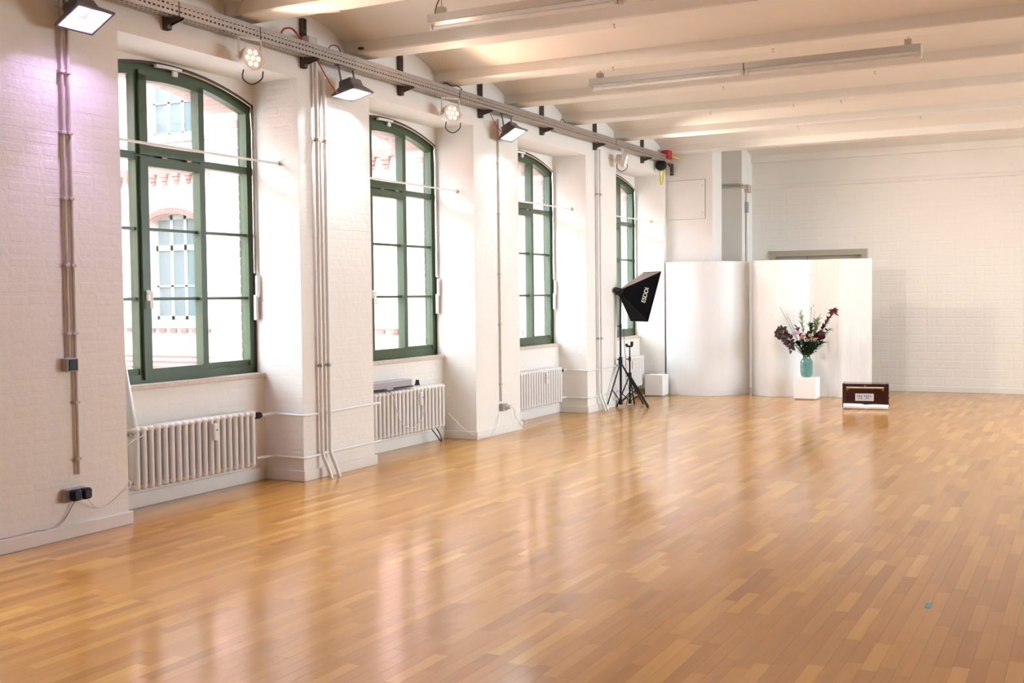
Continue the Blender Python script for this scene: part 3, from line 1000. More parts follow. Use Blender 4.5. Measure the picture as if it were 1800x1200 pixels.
# curtain bunched behind the nearest pillar
mb = MB(); n = 26
def cur(i, z):
    f = (1.60 - z) / 1.0
    wdt = 0.02 + 0.20 * max(f, 0)
    return (-0.10 - 0.02 * sin(i * 1.9) - 0.05 * (i / n), A0 + 0.012 + wdt * (i / n), z)
zs = [1.60, 1.35, 1.1, 0.85, 0.62]
vs = [cur(i, z) for z in zs for i in range(n + 1)]
off = len(vs)
vs += [(x - 0.004, y - 0.002, z) for (x, y, z) in vs]
fs = []
for k in range(len(zs) - 1):
    for i in range(n):
        q = k * (n + 1) + i
        fs.append((q, q + 1, q + n + 2, q + n + 1)); fs.append((off + q, off + q + n + 1, off + q + n + 2, off + q + 1))
mb.add(vs, fs)
shape('curtain', 'white curtain hanging behind the edge of the nearest pillar', 'curtain', mb, M['sheer'], (-0.1, A0 + 0.02, 0.62), None, 60)

# curtain rods across the niches
for n, k in ((1, 0), (2, 1), (3, 2), (4, 3)):
    a, b = A0 + k * P, B0 + k * P
    t = thing('curtain_rod', (-0.20, a + 0.001, 2.614), {1: 'white curtain rod across the window nearest the camera', 2: 'white curtain rod across the second window',
              3: 'white curtain rod across the third window', 4: 'white curtain rod across the last window'}[n], 'curtain rod', 'curtain rods')
    MB().cyl((-0.20, a + 0.002, 2.614), (-0.20, b - 0.003, 2.614), 0.0095, n=10).build('rod', M['white'], t, None, 40)
    for yy, s in ((a + 0.001, 1), (b - 0.001, -1)):
        MB().lathe([(0.02, 0), (0.02, 0.005), (0.012, 0.012), (0.012, 0.03)], (-0.20, yy, 2.614), (0, s, 0), 12).build('end_cup', M['chrome'], t, None, 40)

# ------------------------------------------------------------------ cable tray with its brackets
TY0, TY1 = 3.2, 16.05
TX0, TX1, TZ0, TZ1 = 0.052, 0.155, 3.457, 3.555
tray = thing('cable_tray', (0.1, TY0, TZ0), 'perforated steel cable tray running along the window wall below the ceiling', 'cable tray')
def perf(fr, n0, n1, rows, width):
    """plate with real slots; fr(l, w)->3D, rows: list of (w0,w1) slots"""
    mb = MB()
    pit, sl = 0.042, 0.021
    w = 0.0
    for (a, b) in rows:
        mb.quad(fr(n0, w), fr(n1, w), fr(n1, a), fr(n0, a))
        l = n0
        while l < n1 - 1e-6:
            e = min(l + pit - sl, n1)
            mb.quad(fr(l, a), fr(e, a), fr(e, b), fr(l, b))
            l += pit
        w = b
    mb.quad(fr(n0, w), fr(n1, w), fr(n1, width), fr(n0, width))
    return mb
H_ = TZ1 - TZ0
perf(lambda l, q: (TX1, l, TZ0 + q), TY0, TY1, [(0.022, 0.034), (0.060, 0.072)], H_).build('side', M['galv'], tray)
perf(lambda l, q: (TX0, l, TZ0 + q), TY0, TY1, [(0.022, 0.034), (0.060, 0.072)], H_).build('side', M['galv'], tray)
perf(lambda l, q: (TX0 + q, l, TZ0), TY0, TY1, [(0.018, 0.032), (0.066, 0.080)], TX1 - TX0).build('bottom', M['galv'], tray)
MB().box(TX1 - 0.012, TX1 + 0.001, TY0, TY1, TZ1, TZ1 + 0.004).build('lip', M['galv'], tray)
cb = MB()  # black cables added inside so the tray slots show dark
for (cx_, cz_, cr_) in ((0.078, 3.480, 0.019), (0.118, 3.482, 0.021), (0.098, 3.515, 0.019), (0.134, 3.518, 0.014), (0.068, 3.517, 0.013)):
    cb.cyl((cx_, TY0, cz_), (cx_, TY1 - 0.25, cz_), cr_, n=8)
cb.build('slot_fill_cables', M['bcable'], tray, None, 50)
for yy in (5.90, 6.75, 9.75, 13.85):
    MB().box(TX1, TX1 + 0.003, yy - 0.004, yy + 0.004, TZ0, TZ1).build('joint', M['iron'], tray)
POSTS = [4.45, 5.919, 7.441, 8.881, 10.407, 11.885, 13.448, 15.152]
bodies = None
def bracket(y, zt=3.78):
    t = thing('tray_bracket', (0.0, y, 3.38), '', 'bracket', 'slotted brackets under the cable tray')
    # slotted channel: two flanges and a perforated web
    mb = MB()
    mb.box(0.001, 0.042, y - 0.022, y - 0.018, 3.38, zt); mb.box(0.001, 0.042, y + 0.018, y + 0.022, 3.38, zt)
    mb.box(0.001, 0.003, y - 0.018, y + 0.018, 3.38, zt)
    z = 3.38
    while z < zt - 0.001:
        mb.box(0.038, 0.042, y - 0.018, y + 0.018, z, min(z + 0.026, zt)); z += 0.052
    for s in (-1, 1):
        mb.box(0.038, 0.042, y + s * 0.0105 - 0.0075, y + s * 0.0105 + 0.0075, 3.38, zt)
    mb.build('channel', M['iron'], t)
    ar = MB().prism([(0.042, 3.405), (0.06, 3.412), (0.165, 3.440), (0.165, 3.453), (0.042, 3.453)], lambda p, q: (p, y - 0.02, q), lambda p, q: (p, y - 0.016, q))
    ar.prism([(0.042, 3.405), (0.06, 3.412), (0.165, 3.440), (0.165, 3.453), (0.042, 3.453)], lambda p, q: (p, y + 0.016, q), lambda p, q: (p, y + 0.02, q))
    ar.box(0.042, 0.165, y - 0.016, y + 0.016, 3.449, 3.453); ar.box(0.042, 0.047, y - 0.022, y + 0.022, 3.385, 3.45)
    ar.build('arm', M['iron'], t)
    return t
names = {5.919: 'first slotted bracket from the left, beside the purple floodlight', 7.441: 'slotted bracket above the first pair of heating pipes',
         8.881: 'slotted bracket right of the white floodlight', 10.407: 'slotted bracket right of the second round lamp',
         11.885: 'slotted bracket right of the blue-white floodlight', 13.448: 'slotted bracket above the pipes of the fourth pillar',
         15.152: 'slotted bracket right of the last round lamp', 4.45: 'slotted bracket at the left edge beyond the purple floodlight'}
for y in POSTS:
    bracket(y)['label'] = names[y]
# last one hangs on the shaft
t = thing('tray_bracket', (0.105, 16.2, 3.29), 'short slotted bracket holding the far end of the cable tray', 'bracket', 'slotted brackets under the cable tray')
mb = MB(); x0 = 0.105
mb.box(x0 - 0.022, x0 - 0.018, 16.155, 16.199, 3.29, 3.46); mb.box(x0 + 0.018, x0 + 0.022, 16.155, 16.199, 3.29, 3.46)
z = 3.29
while z < 3.45:
    mb.box(x0 - 0.018, x0 + 0.018, 16.155, 16.159, z, z + 0.026); z += 0.05
mb.build('channel', M['iron'], t)
MB().prism([(16.155, 3.40), (16.02, 3.44), (16.02, 3.456), (16.155, 3.456)], lambda p, q: (x0 - 0.015, p, q), lambda p, q: (x0 + 0.015, p, q)).build('arm', M['iron'], t)

# ------------------------------------------------------------------ floodlights under the tray
def flood(y, x, z, tilt, lab, cob, lightcol, power, turn=0.0, w=0.29, h=0.235, cab=None):
    """face looks down, tilted towards the room by tilt degrees"""
    root = thing('floodlight', (x, y, z), lab, 'floodlight', 'floodlights under the cable tray')
    ca, sa = cos(radians(tilt)), sin(radians(tilt))
    e1 = Vector((ca, 0, sa)); e2 = Vector((0, 1, 0)); nn = Vector((sa, 0, -ca))
    tr = radians(turn)
    e1, e2 = e1 * cos(tr) + e2 * sin(tr), e2 * cos(tr) - e1 * sin(tr)
    o = Vector((x, y, z))
    pt = lambda a, b, d: o + e1 * a + e2 * b + nn * d
    def rect(hw, hh, d): return [pt(-hw, -hh, d), pt(hw, -hh, d), pt(hw, hh, d), pt(-hw, hh, d)]
    hw, hh = h / 2, w / 2
    mb = MB()
    # flared reflector housing: outside shell then inside shell
    rings = [rect(hw * 0.50, hh * 0.52, -0.125), rect(hw * 0.56, hh * 0.58, -0.075), rect(hw * 0.60, hh * 0.62, -0.070), rect(hw, hh, -0.012), rect(hw, hh, 0.0), rect(hw - 0.014, hh - 0.014, 0.0), rect(hw - 0.018, hh - 0.018, -0.006)]
    vs = [p for r in rings for p in r]
    fs = [(0, 1, 2, 3)]
    for k in range(len(rings) - 1):
        q = k * 4
        fs += [(q + i, q + (i + 1) % 4, q + 4 + (i + 1) % 4, q + 4 + i) for i in range(4)]
    mb.add(vs, fs)
    mb.build('housing', M['housing'], root)
    mb = MB()
    rings = [rect(hw - 0.018, hh - 0.018, -0.006), rect(hw * 0.45, hh * 0.45, -0.066)]
    vs = [p for r in rings for p in r]
    mb.add(vs, [(i, (i + 1) % 4, 4 + (i + 1) % 4, 4 + i) for i in range(4)] + [(4, 5, 6, 7)])
    mb.build('reflector', M['reflector'], root)
    MB().add(rect(0.036, 0.036, -0.064), [(0, 1, 2, 3)]).build('led', M[cob], root)
    g = MB(); g.add(rect(hw - 0.016, hh - 0.016, -0.003) + rect(hw - 0.016, hh - 0.016, -0.005), [(0, 1, 2, 3), (7, 6, 5, 4), (0, 4, 5, 1), (1, 5, 6, 2), (2, 6, 7, 3), (3, 7, 4, 0)])
    g.build('front_glass', M['frost'], root)
    # bracket up to the tray
    up = TZ0 - 0.001
    mb = MB()
    for s in (-1, 1):
        c = pt(-0.02, s * (hh * 0.62 + 0.012), -0.09)
        mb.tube([c, Vector((c.x * 0.4 + 0.105 * 0.6, c.y, up - 0.006))], 0.008, 6)
    c0 = pt(-0.02, -(hh * 0.62 + 0.012), -0.09); c1 = pt(-0.02, hh * 0.62 + 0.012, -0.09)
    mb.box(0.095 if c0.x * 0.4 + 0.063 > 0.1 else c0.x * 0.4 + 0.05, c0.x * 0.4 + 0.09, c0.y - 0.01, c1.y + 0.01, up - 0.010, up - 0.002)
    mb.build('bracket', M['housing'], root)
    # its light: an area lamp on the led
    ld = bpy.data.lights.new('led_light', 'AREA'); ld.shape = 'SQUARE'; ld.size = 0.07
    ld.energy = power; ld.color = lightcol
    lo = bpy.data.objects.new('led_light', ld); COL.objects.link(lo)
    lo.parent = root
    mm = Matrix((e1, e2, -nn)).transposed().to_4x4()
    # area lamps shine along their local -Z
    mm.translation = nn * -0.060
    lo.matrix_local = mm
    return root
flood(5.02, 0.225, 3.235, 28, 'purple-lit floodlight at the top left corner', 'cob_purple', (0.68, 0.48, 1.0), 7)
flood(7.87, 0.20, 3.215, 13, 'white-lit floodlight above the second pillar', 'cob_white', (0.80, 0.89, 1.0), 7)
flood(10.80, 0.21, 3.235, 29, 'blue-white floodlight with a teal tint above the third pillar', 'cob_cyan', (0.72, 0.92, 1.0), 5)
cable('lamp_lead', 'red cable drooping from the tray to the white floodlight', [(0.10, 7.52, 3.455), (0.12, 7.58, 3.36), (0.16, 7.64, 3.25), (0.17, 7.70, 3.21), (0.17, 7.75, 3.24)], 'redcable', 0.005)
cable('lamp_lead', 'red cable drooping from the tray to the blue-white floodlight', [(0.10, 10.46, 3.45), (0.11, 10.54, 3.36), (0.14, 10.62, 3.27), (0.17, 10.70, 3.25), (0.18, 10.74, 3.28)], 'redcable', 0.004)
cable('tray_wire', 'red wires bundled on the tray above the first round lamp', [(0.10, 7.05, 3.56), (0.10, 7.10, 3.62), (0.12, 7.17, 3.635), (0.12, 7.25, 3.60), (0.13, 7.32, 3.555)], 'redcable', 0.008)
mb = MB().bbox(0.07, 0.14, 7.36, 7.48, 3.545, 3.62, 0.008)
shape('junction_box', 'clear grey junction box on the tray beside the red wires', 'junction box', mb, M['plate'], (0.105, 7.42, 3.545))
cable('tray_wire', 'dark wire arching over the tray left of the white floodlight', [(0.13, 7.62, 3.55), (0.13, 7.68, 3.60), (0.14, 7.75, 3.60), (0.14, 7.80, 3.55)], 'bcable', 0.004)
cable('tray_wire', 'dark wire tangle on the tray above the second round lamp', [(0.12, 9.45, 3.555), (0.13, 9.53, 3.59), (0.14, 9.62, 3.575), (0.14, 9.75, 3.59), (0.14, 9.85, 3.555)], 'bcable', 0.005)
cable('tray_wire', 'dark wire arching over the tray right of the blue-white floodlight', [(0.13, 12.15, 3.55), (0.13, 12.22, 3.60), (0.14, 12.32, 3.555)], 'bcable', 0.004)

# ------------------------------------------------------------------ round LED lamps
def par(y, nrm, lab, power, x=0.20, z=3.29, lcol=(1.0, 0.60, 0.40), cone=110, blend=0.8):
    root = thing('par_lamp', (x, y, z), lab, 'stage lamp', 'round warm lamps under the cable tray')
    nn = Vector(nrm).normalized()
    o = Vector((x, y, z))
    mb = MB().lathe([(0.045, -0.13), (0.060, -0.125), (0.066, -0.06), (0.088, -0.045), (0.092, 0.0), (0.092, 0.012), (0.084, 0.012), (0.084, 0.004)], o, nn, 28, True, True)
    mb.build('housing', M['parw'], root, None, 35)
    e, g = mb.frame(nn)
    led = MB().lathe([(0.0165, 0.0), (0.0165, 0.006), (0.010, 0.010)], (0, 0, 0), nn, 12)
    me = led.mesh('led', M['led_warm'], (0, 0, 0), 40)
    for i in range(7):
        a = e * (cos(i * pi / 3) * 0.050) + g * (sin(i * pi / 3) * 0.050) if i < 6 else Vector((0, 0, 0))
        child('led', me, root, a + nn * 0.004)
    # yoke to the tray
    side = nn.cross(Vector((0, 0, 1))).normalized()
    mb = MB()
    for s in (-1, 1):
        p = o + side * (s * 0.098) - nn * 0.03
        mb.tube([p, Vector((p.x, p.y, TZ0 - 0.02)), ], 0.008, 6)
    pa = o + side * -0.098 - nn * 0.03; pb = o + side * 0.098 - nn * 0.03
    pa.z = pb.z = TZ0 - 0.018
    mb.tube([pa, pb], 0.008, 6)
    md = (pa + pb) / 2
    mb.cyl(md, (min(max(md.x, 0.07), 0.14), md.y, TZ0), 0.007, n=8)
    mb.build('yoke', M['parw'], root)
    for s in (-1, 1):
        p = o + side * (s * 0.096) - nn * 0.03
        MB().cyl(p, p + side * (s * 0.03), 0.016, n=10).build('knob', M['parw'], root)
    p = o - nn * 0.11
    MB().tube(curve([p + Vector((0, 0, -0.05)), p + Vector((0.0, -0.01, -0.13)), p + Vector((0.05, 0.03, -0.17)), p + Vector((0.10, 0.08, -0.13)), p + Vector((0.11, 0.09, -0.07))]), 0.005, 6).build('cable', M['bcable'], root, None, 60)
    ld = bpy.data.lights.new('lamp_beam', 'SPOT'); ld.energy = power; ld.color = lcol
    ld.spot_size = radians(cone); ld.spot_blend = blend; ld.shadow_soft_size = 0.09
    lo = bpy.data.objects.new('lamp_beam', ld); COL.objects.link(lo); lo.parent = root
    q = (-nn).to_track_quat('Z', 'Y'); mm = q.to_matrix().to_4x4(); mm.translation = nn * 0.04
    lo.matrix_local = mm
    return root
par(6.60, (0.93, -0.22, 0.06), 'round seven-light lamp over the window nearest the camera', 20)
par(9.52, (0.86, -0.45, 0.05), 'round seven-light lamp over the second window', 18)
par(14.05, (0.91, 0.28, -0.30), 'round seven-light lamp over the last window, seen edge-on', 55, lcol=(1.0, 0.84, 0.70))
par(3.45, (3.9, 14.4, -2.3), 'unseen round seven-light lamp added at the near end of the tray to brighten the far wall', 200, x=0.30, lcol=(1.0, 0.93, 0.86), cone=30, blend=1.0)  # fill lamp out of view, added to lift the far end of the room

# things at the far end of the tray
mb = MB().bbox(0.07, 0.19, 15.80, 15.95, 3.50, 3.63, 0.006)
shape('red_box', 'dark red box on the far end of the cable tray', 'box', mb, M['red'], (0.13, 15.87, 3.5))
mb = MB().lathe([(0.02, -0.05), (0.075, -0.04), (0.085, 0), (0.075, 0.04), (0.02, 0.05)], (0.0 + 0.105, 15.70, 3.40), (0.2, 1, 0), 18)
shape('cable_reel', 'black coil hanging under the far end of the cable tray', 'coil', mb, M['black'], (0.105, 15.70, 3.40), None, 40)
cable('yellow_cable', 'yellow cable sticking out over the far end of the tray', [(0.10, 15.9, 3.555), (0.12, 16.02, 3.57), (0.18, 16.12, 3.545), (0.22, 16.17, 3.53)], 'yellow', 0.012)
cable('yellow_strap', 'yellow strap looping down beside the last window', [(0.05, 15.82, 3.40), (0.04, 15.84, 3.27), (0.035, 15.88, 3.14), (0.05, 15.93, 3.20), (0.06, 15.93, 3.38)], 'yellow', 0.011)
mb = MB().bbox(0.165, 0.195, 16.05, 16.09, 3.555, 3.63, 0.003)
shape('tray_clip', 'small grey clip standing on the far end of the tray', 'clip', MB().bbox(0.12, 0.15, 16.0, 16.03, 3.555, 3.63, 0.003), M['grey'], (0.13, 16.0, 3.555))

# ------------------------------------------------------------------ fluorescent battens
def batten(y, x0, z0, lab, n=2):
    L = 1.55
    root = thing('fluorescent_lamp', (x0, y, z0), lab, 'ceiling lamp', 'unlit fluorescent lamps')
    for i in range(n):
        a, b = x0 + i * L, x0 + (i + 1) * L - 0.012
        MB().prism([(-0.045, 0.055), (0.045, 0.055), (0.05, 0.11), (-0.05, 0.11)], lambda p, q: (a, y + p, z0 + q), lambda p, q: (b, y + p, z0 + q)).build('body', M['lampgrey'], root)
        MB().prism([(-0.062, 0.045), (0.062, 0.045), (0.045, 0.056), (-0.045, 0.056)], lambda p, q: (a, y + p, z0 + q), lambda p, q: (b, y + p, z0 + q)).build('reflector', M['lampgrey'], root)
        MB().cyl((a + 0.03, y, z0 + 0.018), (b - 0.03, y, z0 + 0.018), 0.0145, n=12).build('tube', M['tubeglass'], root, None, 40)
        for xx in (a + 0.012, b - 0.012):
            MB().bbox(xx - 0.012, xx + 0.012, y - 0.02, y + 0.02, z0 - 0.002, z0 + 0.056, 0.003).build('tube_holder', M['cream'], root)
    for xx in (x0 + 0.10, x0 + n * L - 0.12):
        mb = MB().bbox(xx - 0.03, xx + 0.03, y - 0.03, y + 0.03, z0 + 0.11, z0 + 0.165, 0.004)
        mb.tube([(xx, y, z0 + 0.165), (xx, y, z0 + 0.24), (xx, y, 3.835)], 0.004, 6)
        mb.build('hanger', M['conduit'], root)
    return root
batten(7.42, 1.25, 3.535, 'unlit fluorescent lamp nearest the camera, cut by the top edge')
batten(10.28, 1.34, 3.515, 'unlit fluorescent lamp hanging whole in the middle of the ceiling')
cable('lamp_flex', 'thin brown flex looping down to the nearest fluorescent lamp', [(1.40, 7.42, 3.83), (1.33, 7.42, 3.76), (1.30, 7.42, 3.70), (1.29, 7.42, 3.65)], 'twig', 0.005)

# conduit along the nearest beam
t = thing('ceiling_conduit', (0.72, 6.82, 3.62), 'grey conduit fixed along the nearest ceiling beam', 'conduit')
MB().cyl((0.72, 6.825, 3.62), (2.6, 6.825, 3.62), 0.012, n=10).build('tube', M['conduit'], t, None, 40)
MB().cyl((0.72, 6.825, 3.62), (0.84, 6.825, 3.62), 0.018, n=10).build('coupling', M['conduit'], t, None, 40)
for xx in (1.62, 1.78):
    MB().cyl((xx - 0.03, 6.825, 3.62), (xx + 0.03, 6.825, 3.62), 0.019, n=10).build('coupling', M['conduit'], t, None, 40)
mb = MB().cyl((0.165, 8.02, 3.635), (0.225, 8.00, 3.625), 0.012, n=8)
shape('bolt', 'rusty bolt end jutting from the second ceiling beam near the tray', 'bolt', mb, M['iron'], (0.2, 8.02, 3.63))
# hooks under the beams
hk = None
for (x, y, wh) in [(2.445, 8.18, 'second ceiling beam from the camera'), (1.812, 9.70, 'third ceiling beam, left of the hanging lamp'), (3.298, 9.68, 'third ceiling beam, above the middle of the hanging lamp'),
               (2.408, 11.18, 'fourth ceiling beam, on the left'), (3.89, 11.15, 'fourth ceiling beam, below the right end of the hanging lamp'), (1.815, 12.63, 'fifth ceiling beam, leftmost of three'),
               (2.77, 12.63, 'fifth ceiling beam, middle of three'), (3.286, 12.63, 'fifth ceiling beam, rightmost of three'), (2.431, 14.30, 'sixth ceiling beam, on the left'),
               (3.895, 14.28, 'sixth ceiling beam, on the right'), (1.725, 16.08, 'farthest ceiling beam, near the shaft'), (3.186, 16.08, 'farthest ceiling beam, on the right')]:
    if hk is None:
        q = MB().lathe([(0.010, 0), (0.010, -0.005)], (0, 0, 0), (0, 0, 1), 10)
        q.tube([(0, 0, 0), (0, 0, -0.022), (0.007, 0, -0.032), (0.013, 0, -0.026)], 0.0035, 6)
        hk = q.mesh('ceiling_hook', M['conduit'], (0, 0, 0), 40)
    o = bpy.data.objects.new('ceiling_hook', hk); COL.objects.link(o)
    o.location = (x, y, 3.60)
    tag(o, 'tiny metal hook under the ' + wh, 'hook', 'hooks under the ceiling beams')

# ------------------------------------------------------------------ access panel and corner conduits
t = thing('access_panel', (0.33, 16.2, 2.60), 'square white access panel high on the shaft', 'access panel')
mb = MB()
X0, X1, Z0, Z1 = 0.02, 0.632, 2.615, 3.222
for (a, b, c, d) in ((X0 - 0.012, X0 + 0.012, Z0 - 0.012, Z1 + 0.012), (X1 - 0.012, X1 + 0.022, Z0 - 0.012, Z1 + 0.012), (X0, X1, Z0 - 0.012, Z0 + 0.010), (X0, X1, Z1 - 0.010, Z1 + 0.03)):
    mb.box(a, b, 16.194, 16.2, c, d)
mb.build('frame', M['wall'], t)
MB().box(X0 + 0.01, X1 - 0.008, 16.1975, 16.2, Z0 + 0.008, Z1 - 0.008).build('recess', M['seal'], t)
dr = MB().bbox(X0 + 0.016, X1 - 0.020, 16.185, 16.198, Z0 + 0.013, Z1 - 0.014, 0.003).build('panel_door', M['wall'], t)
for zz in (2.72, 3.12):
    MB().cyl((X1 - 0.055, 16.186, zz), (X1 - 0.055, 16.180, zz), 0.008, n=10).build('lock', M['conduit'], dr)

t = thing('corner_conduits', (0.55, 17.25, 3.2), 'two short chrome pipes and a box on the far left pier', 'pipes')
for zz in (3.175, 3.215):
    MB().cyl((0.30, 17.285, zz), (0.80, 17.285, zz), 0.014, n=10).build('pipe', M['chrome'], t, None, 40)
    MB().tube(path([(0.80, 17.285, zz), (0.875, 17.285, zz - 0.01), (0.875, 17.6, zz - 0.03)], 0.05), 0.014, 10).build('pipe', M['conduit'], t, None, 40)
MB().bbox(0.852, 0.92, 17.45, 17.62, 3.10, 3.22, 0.006).build('box', M['conduit'], t)
t = thing('drop_conduit', (0.875, 17.5, 0), 'grey conduit dropping down the far left pier', 'conduit')
MB().cyl((0.868, 17.5, 0.0), (0.868, 17.5, 3.1), 0.013, n=10).build('tube', M['conduit'], t, None, 40)
MB().bbox(0.853, 0.90, 17.46, 17.54, 2.78, 2.95, 0.006).build('switch', M['grey'], t)

# ------------------------------------------------------------------ pleated white screens
def screen(pts, lab, H=1.99):
    ctr = curve(pts, 14)
    # resample finely and pleat
    d = [0.0]
    for i in range(1, len(ctr)): d.append(d[-1] + (ctr[i] - ctr[i - 1]).length)
    N = int(d[-1] / 0.0105)
    front = []; back = []
    j = 0
    for i in range(N + 1):
        s = d[-1] * i / N
        while j < len(d) - 2 and d[j + 1] < s: j += 1
        f = (s - d[j]) / max(d[j + 1] - d[j], 1e-6)
        p = ctr[j].lerp(ctr[j + 1], f)
        tn = (ctr[j + 1] - ctr[j]).normalized()
        nr = Vector((tn.y, -tn.x, 0))
        o = 0.0009 if i % 2 else -0.0009
        front.append(p + nr * o); back.append(p - nr * (0.03 + o))
    loop = front + back[::-1]
    mb = MB(); n = len(loop)
    vs = [(p.x, p.y, 0.002) for p in loop] + [(p.x, p.y, H) for p in loop]
    fs = [(i, (i + 1) % n, n + (i + 1) % n, n + i) for i in range(n)]
    nf = len(front)
    for i in range(nf - 1):   # top and bottom
        fs.append((n + i, n + i + 1, n + n - 2 - i, n + n - 1 - i))
        fs.append((i + 1, i, n - 1 - i, n - 2 - i))
    mb.add(vs, fs)
    c = ctr[len(ctr) // 2]
    return shape('folding_screen', lab, 'screen', mb, M['paper'], (c.x, c.y, 0), 'pleated white screens', None)
M['paper'] = mat('white_screen_fabric', (0.85, 0.84, 0.82), 0.6)
screen([(0.03, 16.10, 0), (0.12, 16.06, 0), (0.278, 16.03, 0), (0.614, 16.00, 0), (0.886, 16.13, 0), (1.039, 16.40, 0), (1.15, 16.66, 0)],
       'left white pleated screen, curving in front of the shaft')
screen([(1.20, 16.58, 0), (1.30, 16.43, 0), (1.45, 16.32, 0), (1.66, 16.27, 0), (1.90, 16.40, 0), (2.12, 16.55, 0), (2.32, 16.53, 0), (2.50, 16.46, 0), (2.64, 16.48, 0), (2.95, 16.52, 0)],
       'right white pleated screen, wavy behind the vase')

# ------------------------------------------------------------------ plinths, block, harmonium
mb = MB().bbox(1.975, 2.275, 15.98, 16.28, 0.0, 0.312, 0.003)
t = thing('plinth', (2.125, 16.13, 0), 'white cube plinth under the teal vase', 'plinth')
MB().bbox(1.975, 2.275, 15.98, 16.28, 0.012, 0.312, 0.003).build('cube', M['white'], t)
MB().box(1.985, 2.265, 15.99, 16.27, 0.0, 0.012).build('base', M['grey'], t)
t = thing('plinth', (-0.05, 15.90, 0), 'white cube plinth standing in the last window niche', 'plinth')
MB().bbox(-0.19, 0.09, 15.76, 16.02, 0.012, 0.318, 0.003).build('cube', M['white'], t)
MB().box(-0.18, 0.08, 15.77, 16.01, 0.0, 0.012).build('base', M['grey'], t)
mb = MB().bbox(-0.372, -0.215, 15.80, 15.98, 0.018, 0.098, 0.006)
shape('cork_block', 'brown cork block beside the white plinth in the niche', 'block', mb, M['cork'], (-0.29, 15.89, 0.018))
mb = MB().bbox(-0.375, -0.205, 15.76, 15.995, 0.0, 0.018, 0.003)
shape('white_board', 'thin white board under the brown cork block', 'board', mb, M['white'], (-0.29, 15.88, 0))

hx0, hx1, hy0, hy1 = 2.835, 3.40, 14.96, 15.26
har = thing('harmonium', (3.115, 15.1, 0), 'dark maroon portable harmonium standing on the floor', 'harmonium')
MB().bbox(hx0, hx1, hy0, hy1, 0.02, 0.325, 0.006).build('case', M['maroon'], har)
MB().bbox(hx0 - 0.004, hx0 + 0.035, hy0 - 0.012, hy1, 0.02, 0.33, 0.005).build('side_panel', M['maroon'], har)
MB().bbox(hx1 - 0.035, hx1 + 0.004, hy0 - 0.012, hy1, 0.02, 0.33, 0.005).build('side_panel', M['maroon'], har)
MB().bbox(hx0 + 0.03, hx1 - 0.03, hy0 - 0.018, hy0 + 0.01, 0.29, 0.326, 0.004).build('top_rail', M['maroon'], har)
MB().bbox(hx0 + 0.045, hx1 - 0.055, hy0 - 0.026, hy0 - 0.002, 0.262, 0.274, 0.003).build('brass_strip', M['brass'], har)
MB().bbox(hx0 + 0.045, hx1 - 0.055, hy0 - 0.022, hy0 - 0.002, 0.277, 0.286, 0.002).build('white_strip', M['white'], har)
MB().cyl((hx0 + 0.28, hy0 - 0.022, 0.298), (hx0 + 0.28, hy0 - 0.016, 0.298), 0.012, n=12).build('stud', M['brass'], har)
for s in (hx0 + 0.05, hx1 - 0.06):
    MB().prism([(0, 0), (0.03, 0), (0, -0.03)] if s < 3 else [(0, 0), (-0.03, 0), (0, -0.03)], lambda p, q: (s + p, hy0 - 0.004, 0.26 + q), lambda p, q: (s + p, hy0 + 0.001, 0.26 + q)).build('corner_plate', M['brass'], har)
pl = MB().bbox(hx0 + 0.155, hx0 + 0.385, hy0 - 0.006, hy0 + 0.001, 0.105, 0.20, 0.002).build('label_plate', M['plate'], har)
dots = [(0.190, 0.168), (0.212, 0.168), (0.234, 0.168), (0.275, 0.168), (0.297, 0.168), (0.319, 0.168), (0.345, 0.168),
        (0.205, 0.140), (0.232, 0.140), (0.292, 0.140), (0.318, 0.140)]
for (a, z) in dots:
    MB().bbox(hx0 + a - 0.0065, hx0 + a + 0.0065, hy0 - 0.0085, hy0 - 0.005, z - 0.0065, z + 0.0065, 0.001).build('sound_hole', M['black'], pl)
for zz in (0.06, 0.14, 0.22):
    MB().cyl((hx1 + 0.004, 15.0, zz), (hx1 + 0.016, 15.0, zz), 0.012, n=10).build('catch', M['brass'], har)
mb = MB().tube(curve([(hx0 + 0.01, hy0 - 0.05, 0.040), (hx0 + 0.12, hy0 - 0.052, 0.040), (hx0 + 0.25, hy0 - 0.05, 0.036), (hx0 + 0.28, hy0 - 0.05, 0.030), (hx0 + 0.40, hy0 - 0.052, 0.036), (hx1 + 0.0, hy0 - 0.05, 0.032)]), [0.034] * 16 + [0.030] * 10 + [0.032] * 15, 12)
shape('rolled_cloth', 'white rolled cloth lying along the front of the harmonium', 'cloth', mb, M['cloth'], (3.115, 15.1, 0), None, 60).rotation_euler = (0, 0, radians(9))
har.rotation_euler = (0, 0, radians(9))

# ------------------------------------------------------------------ vase and flowers
VX, VY, VZ = 2.117, 16.14, 0.312
prof = [(0.048, 0.0), (0.062, 0.006), (0.080, 0.035), (0.087, 0.075)]
for i in range(10):
    z = 0.075 + i * 0.0145
    prof += [(0.0885, z + 0.004), (0.0865, z + 0.011)]
prof += [(0.084, 0.228), (0.070, 0.252), (0.055, 0.264), (0.053, 0.282), (0.056, 0.288), (0.050, 0.288), (0.047, 0.262), (0.06, 0.22), (0.06, 0.03)]
shape('vase', 'teal ribbed ceramic vase on the white plinth', 'vase', MB().lathe(prof, (VX, VY, VZ), n=40), M['teal'], (VX, VY, VZ), None, 30)

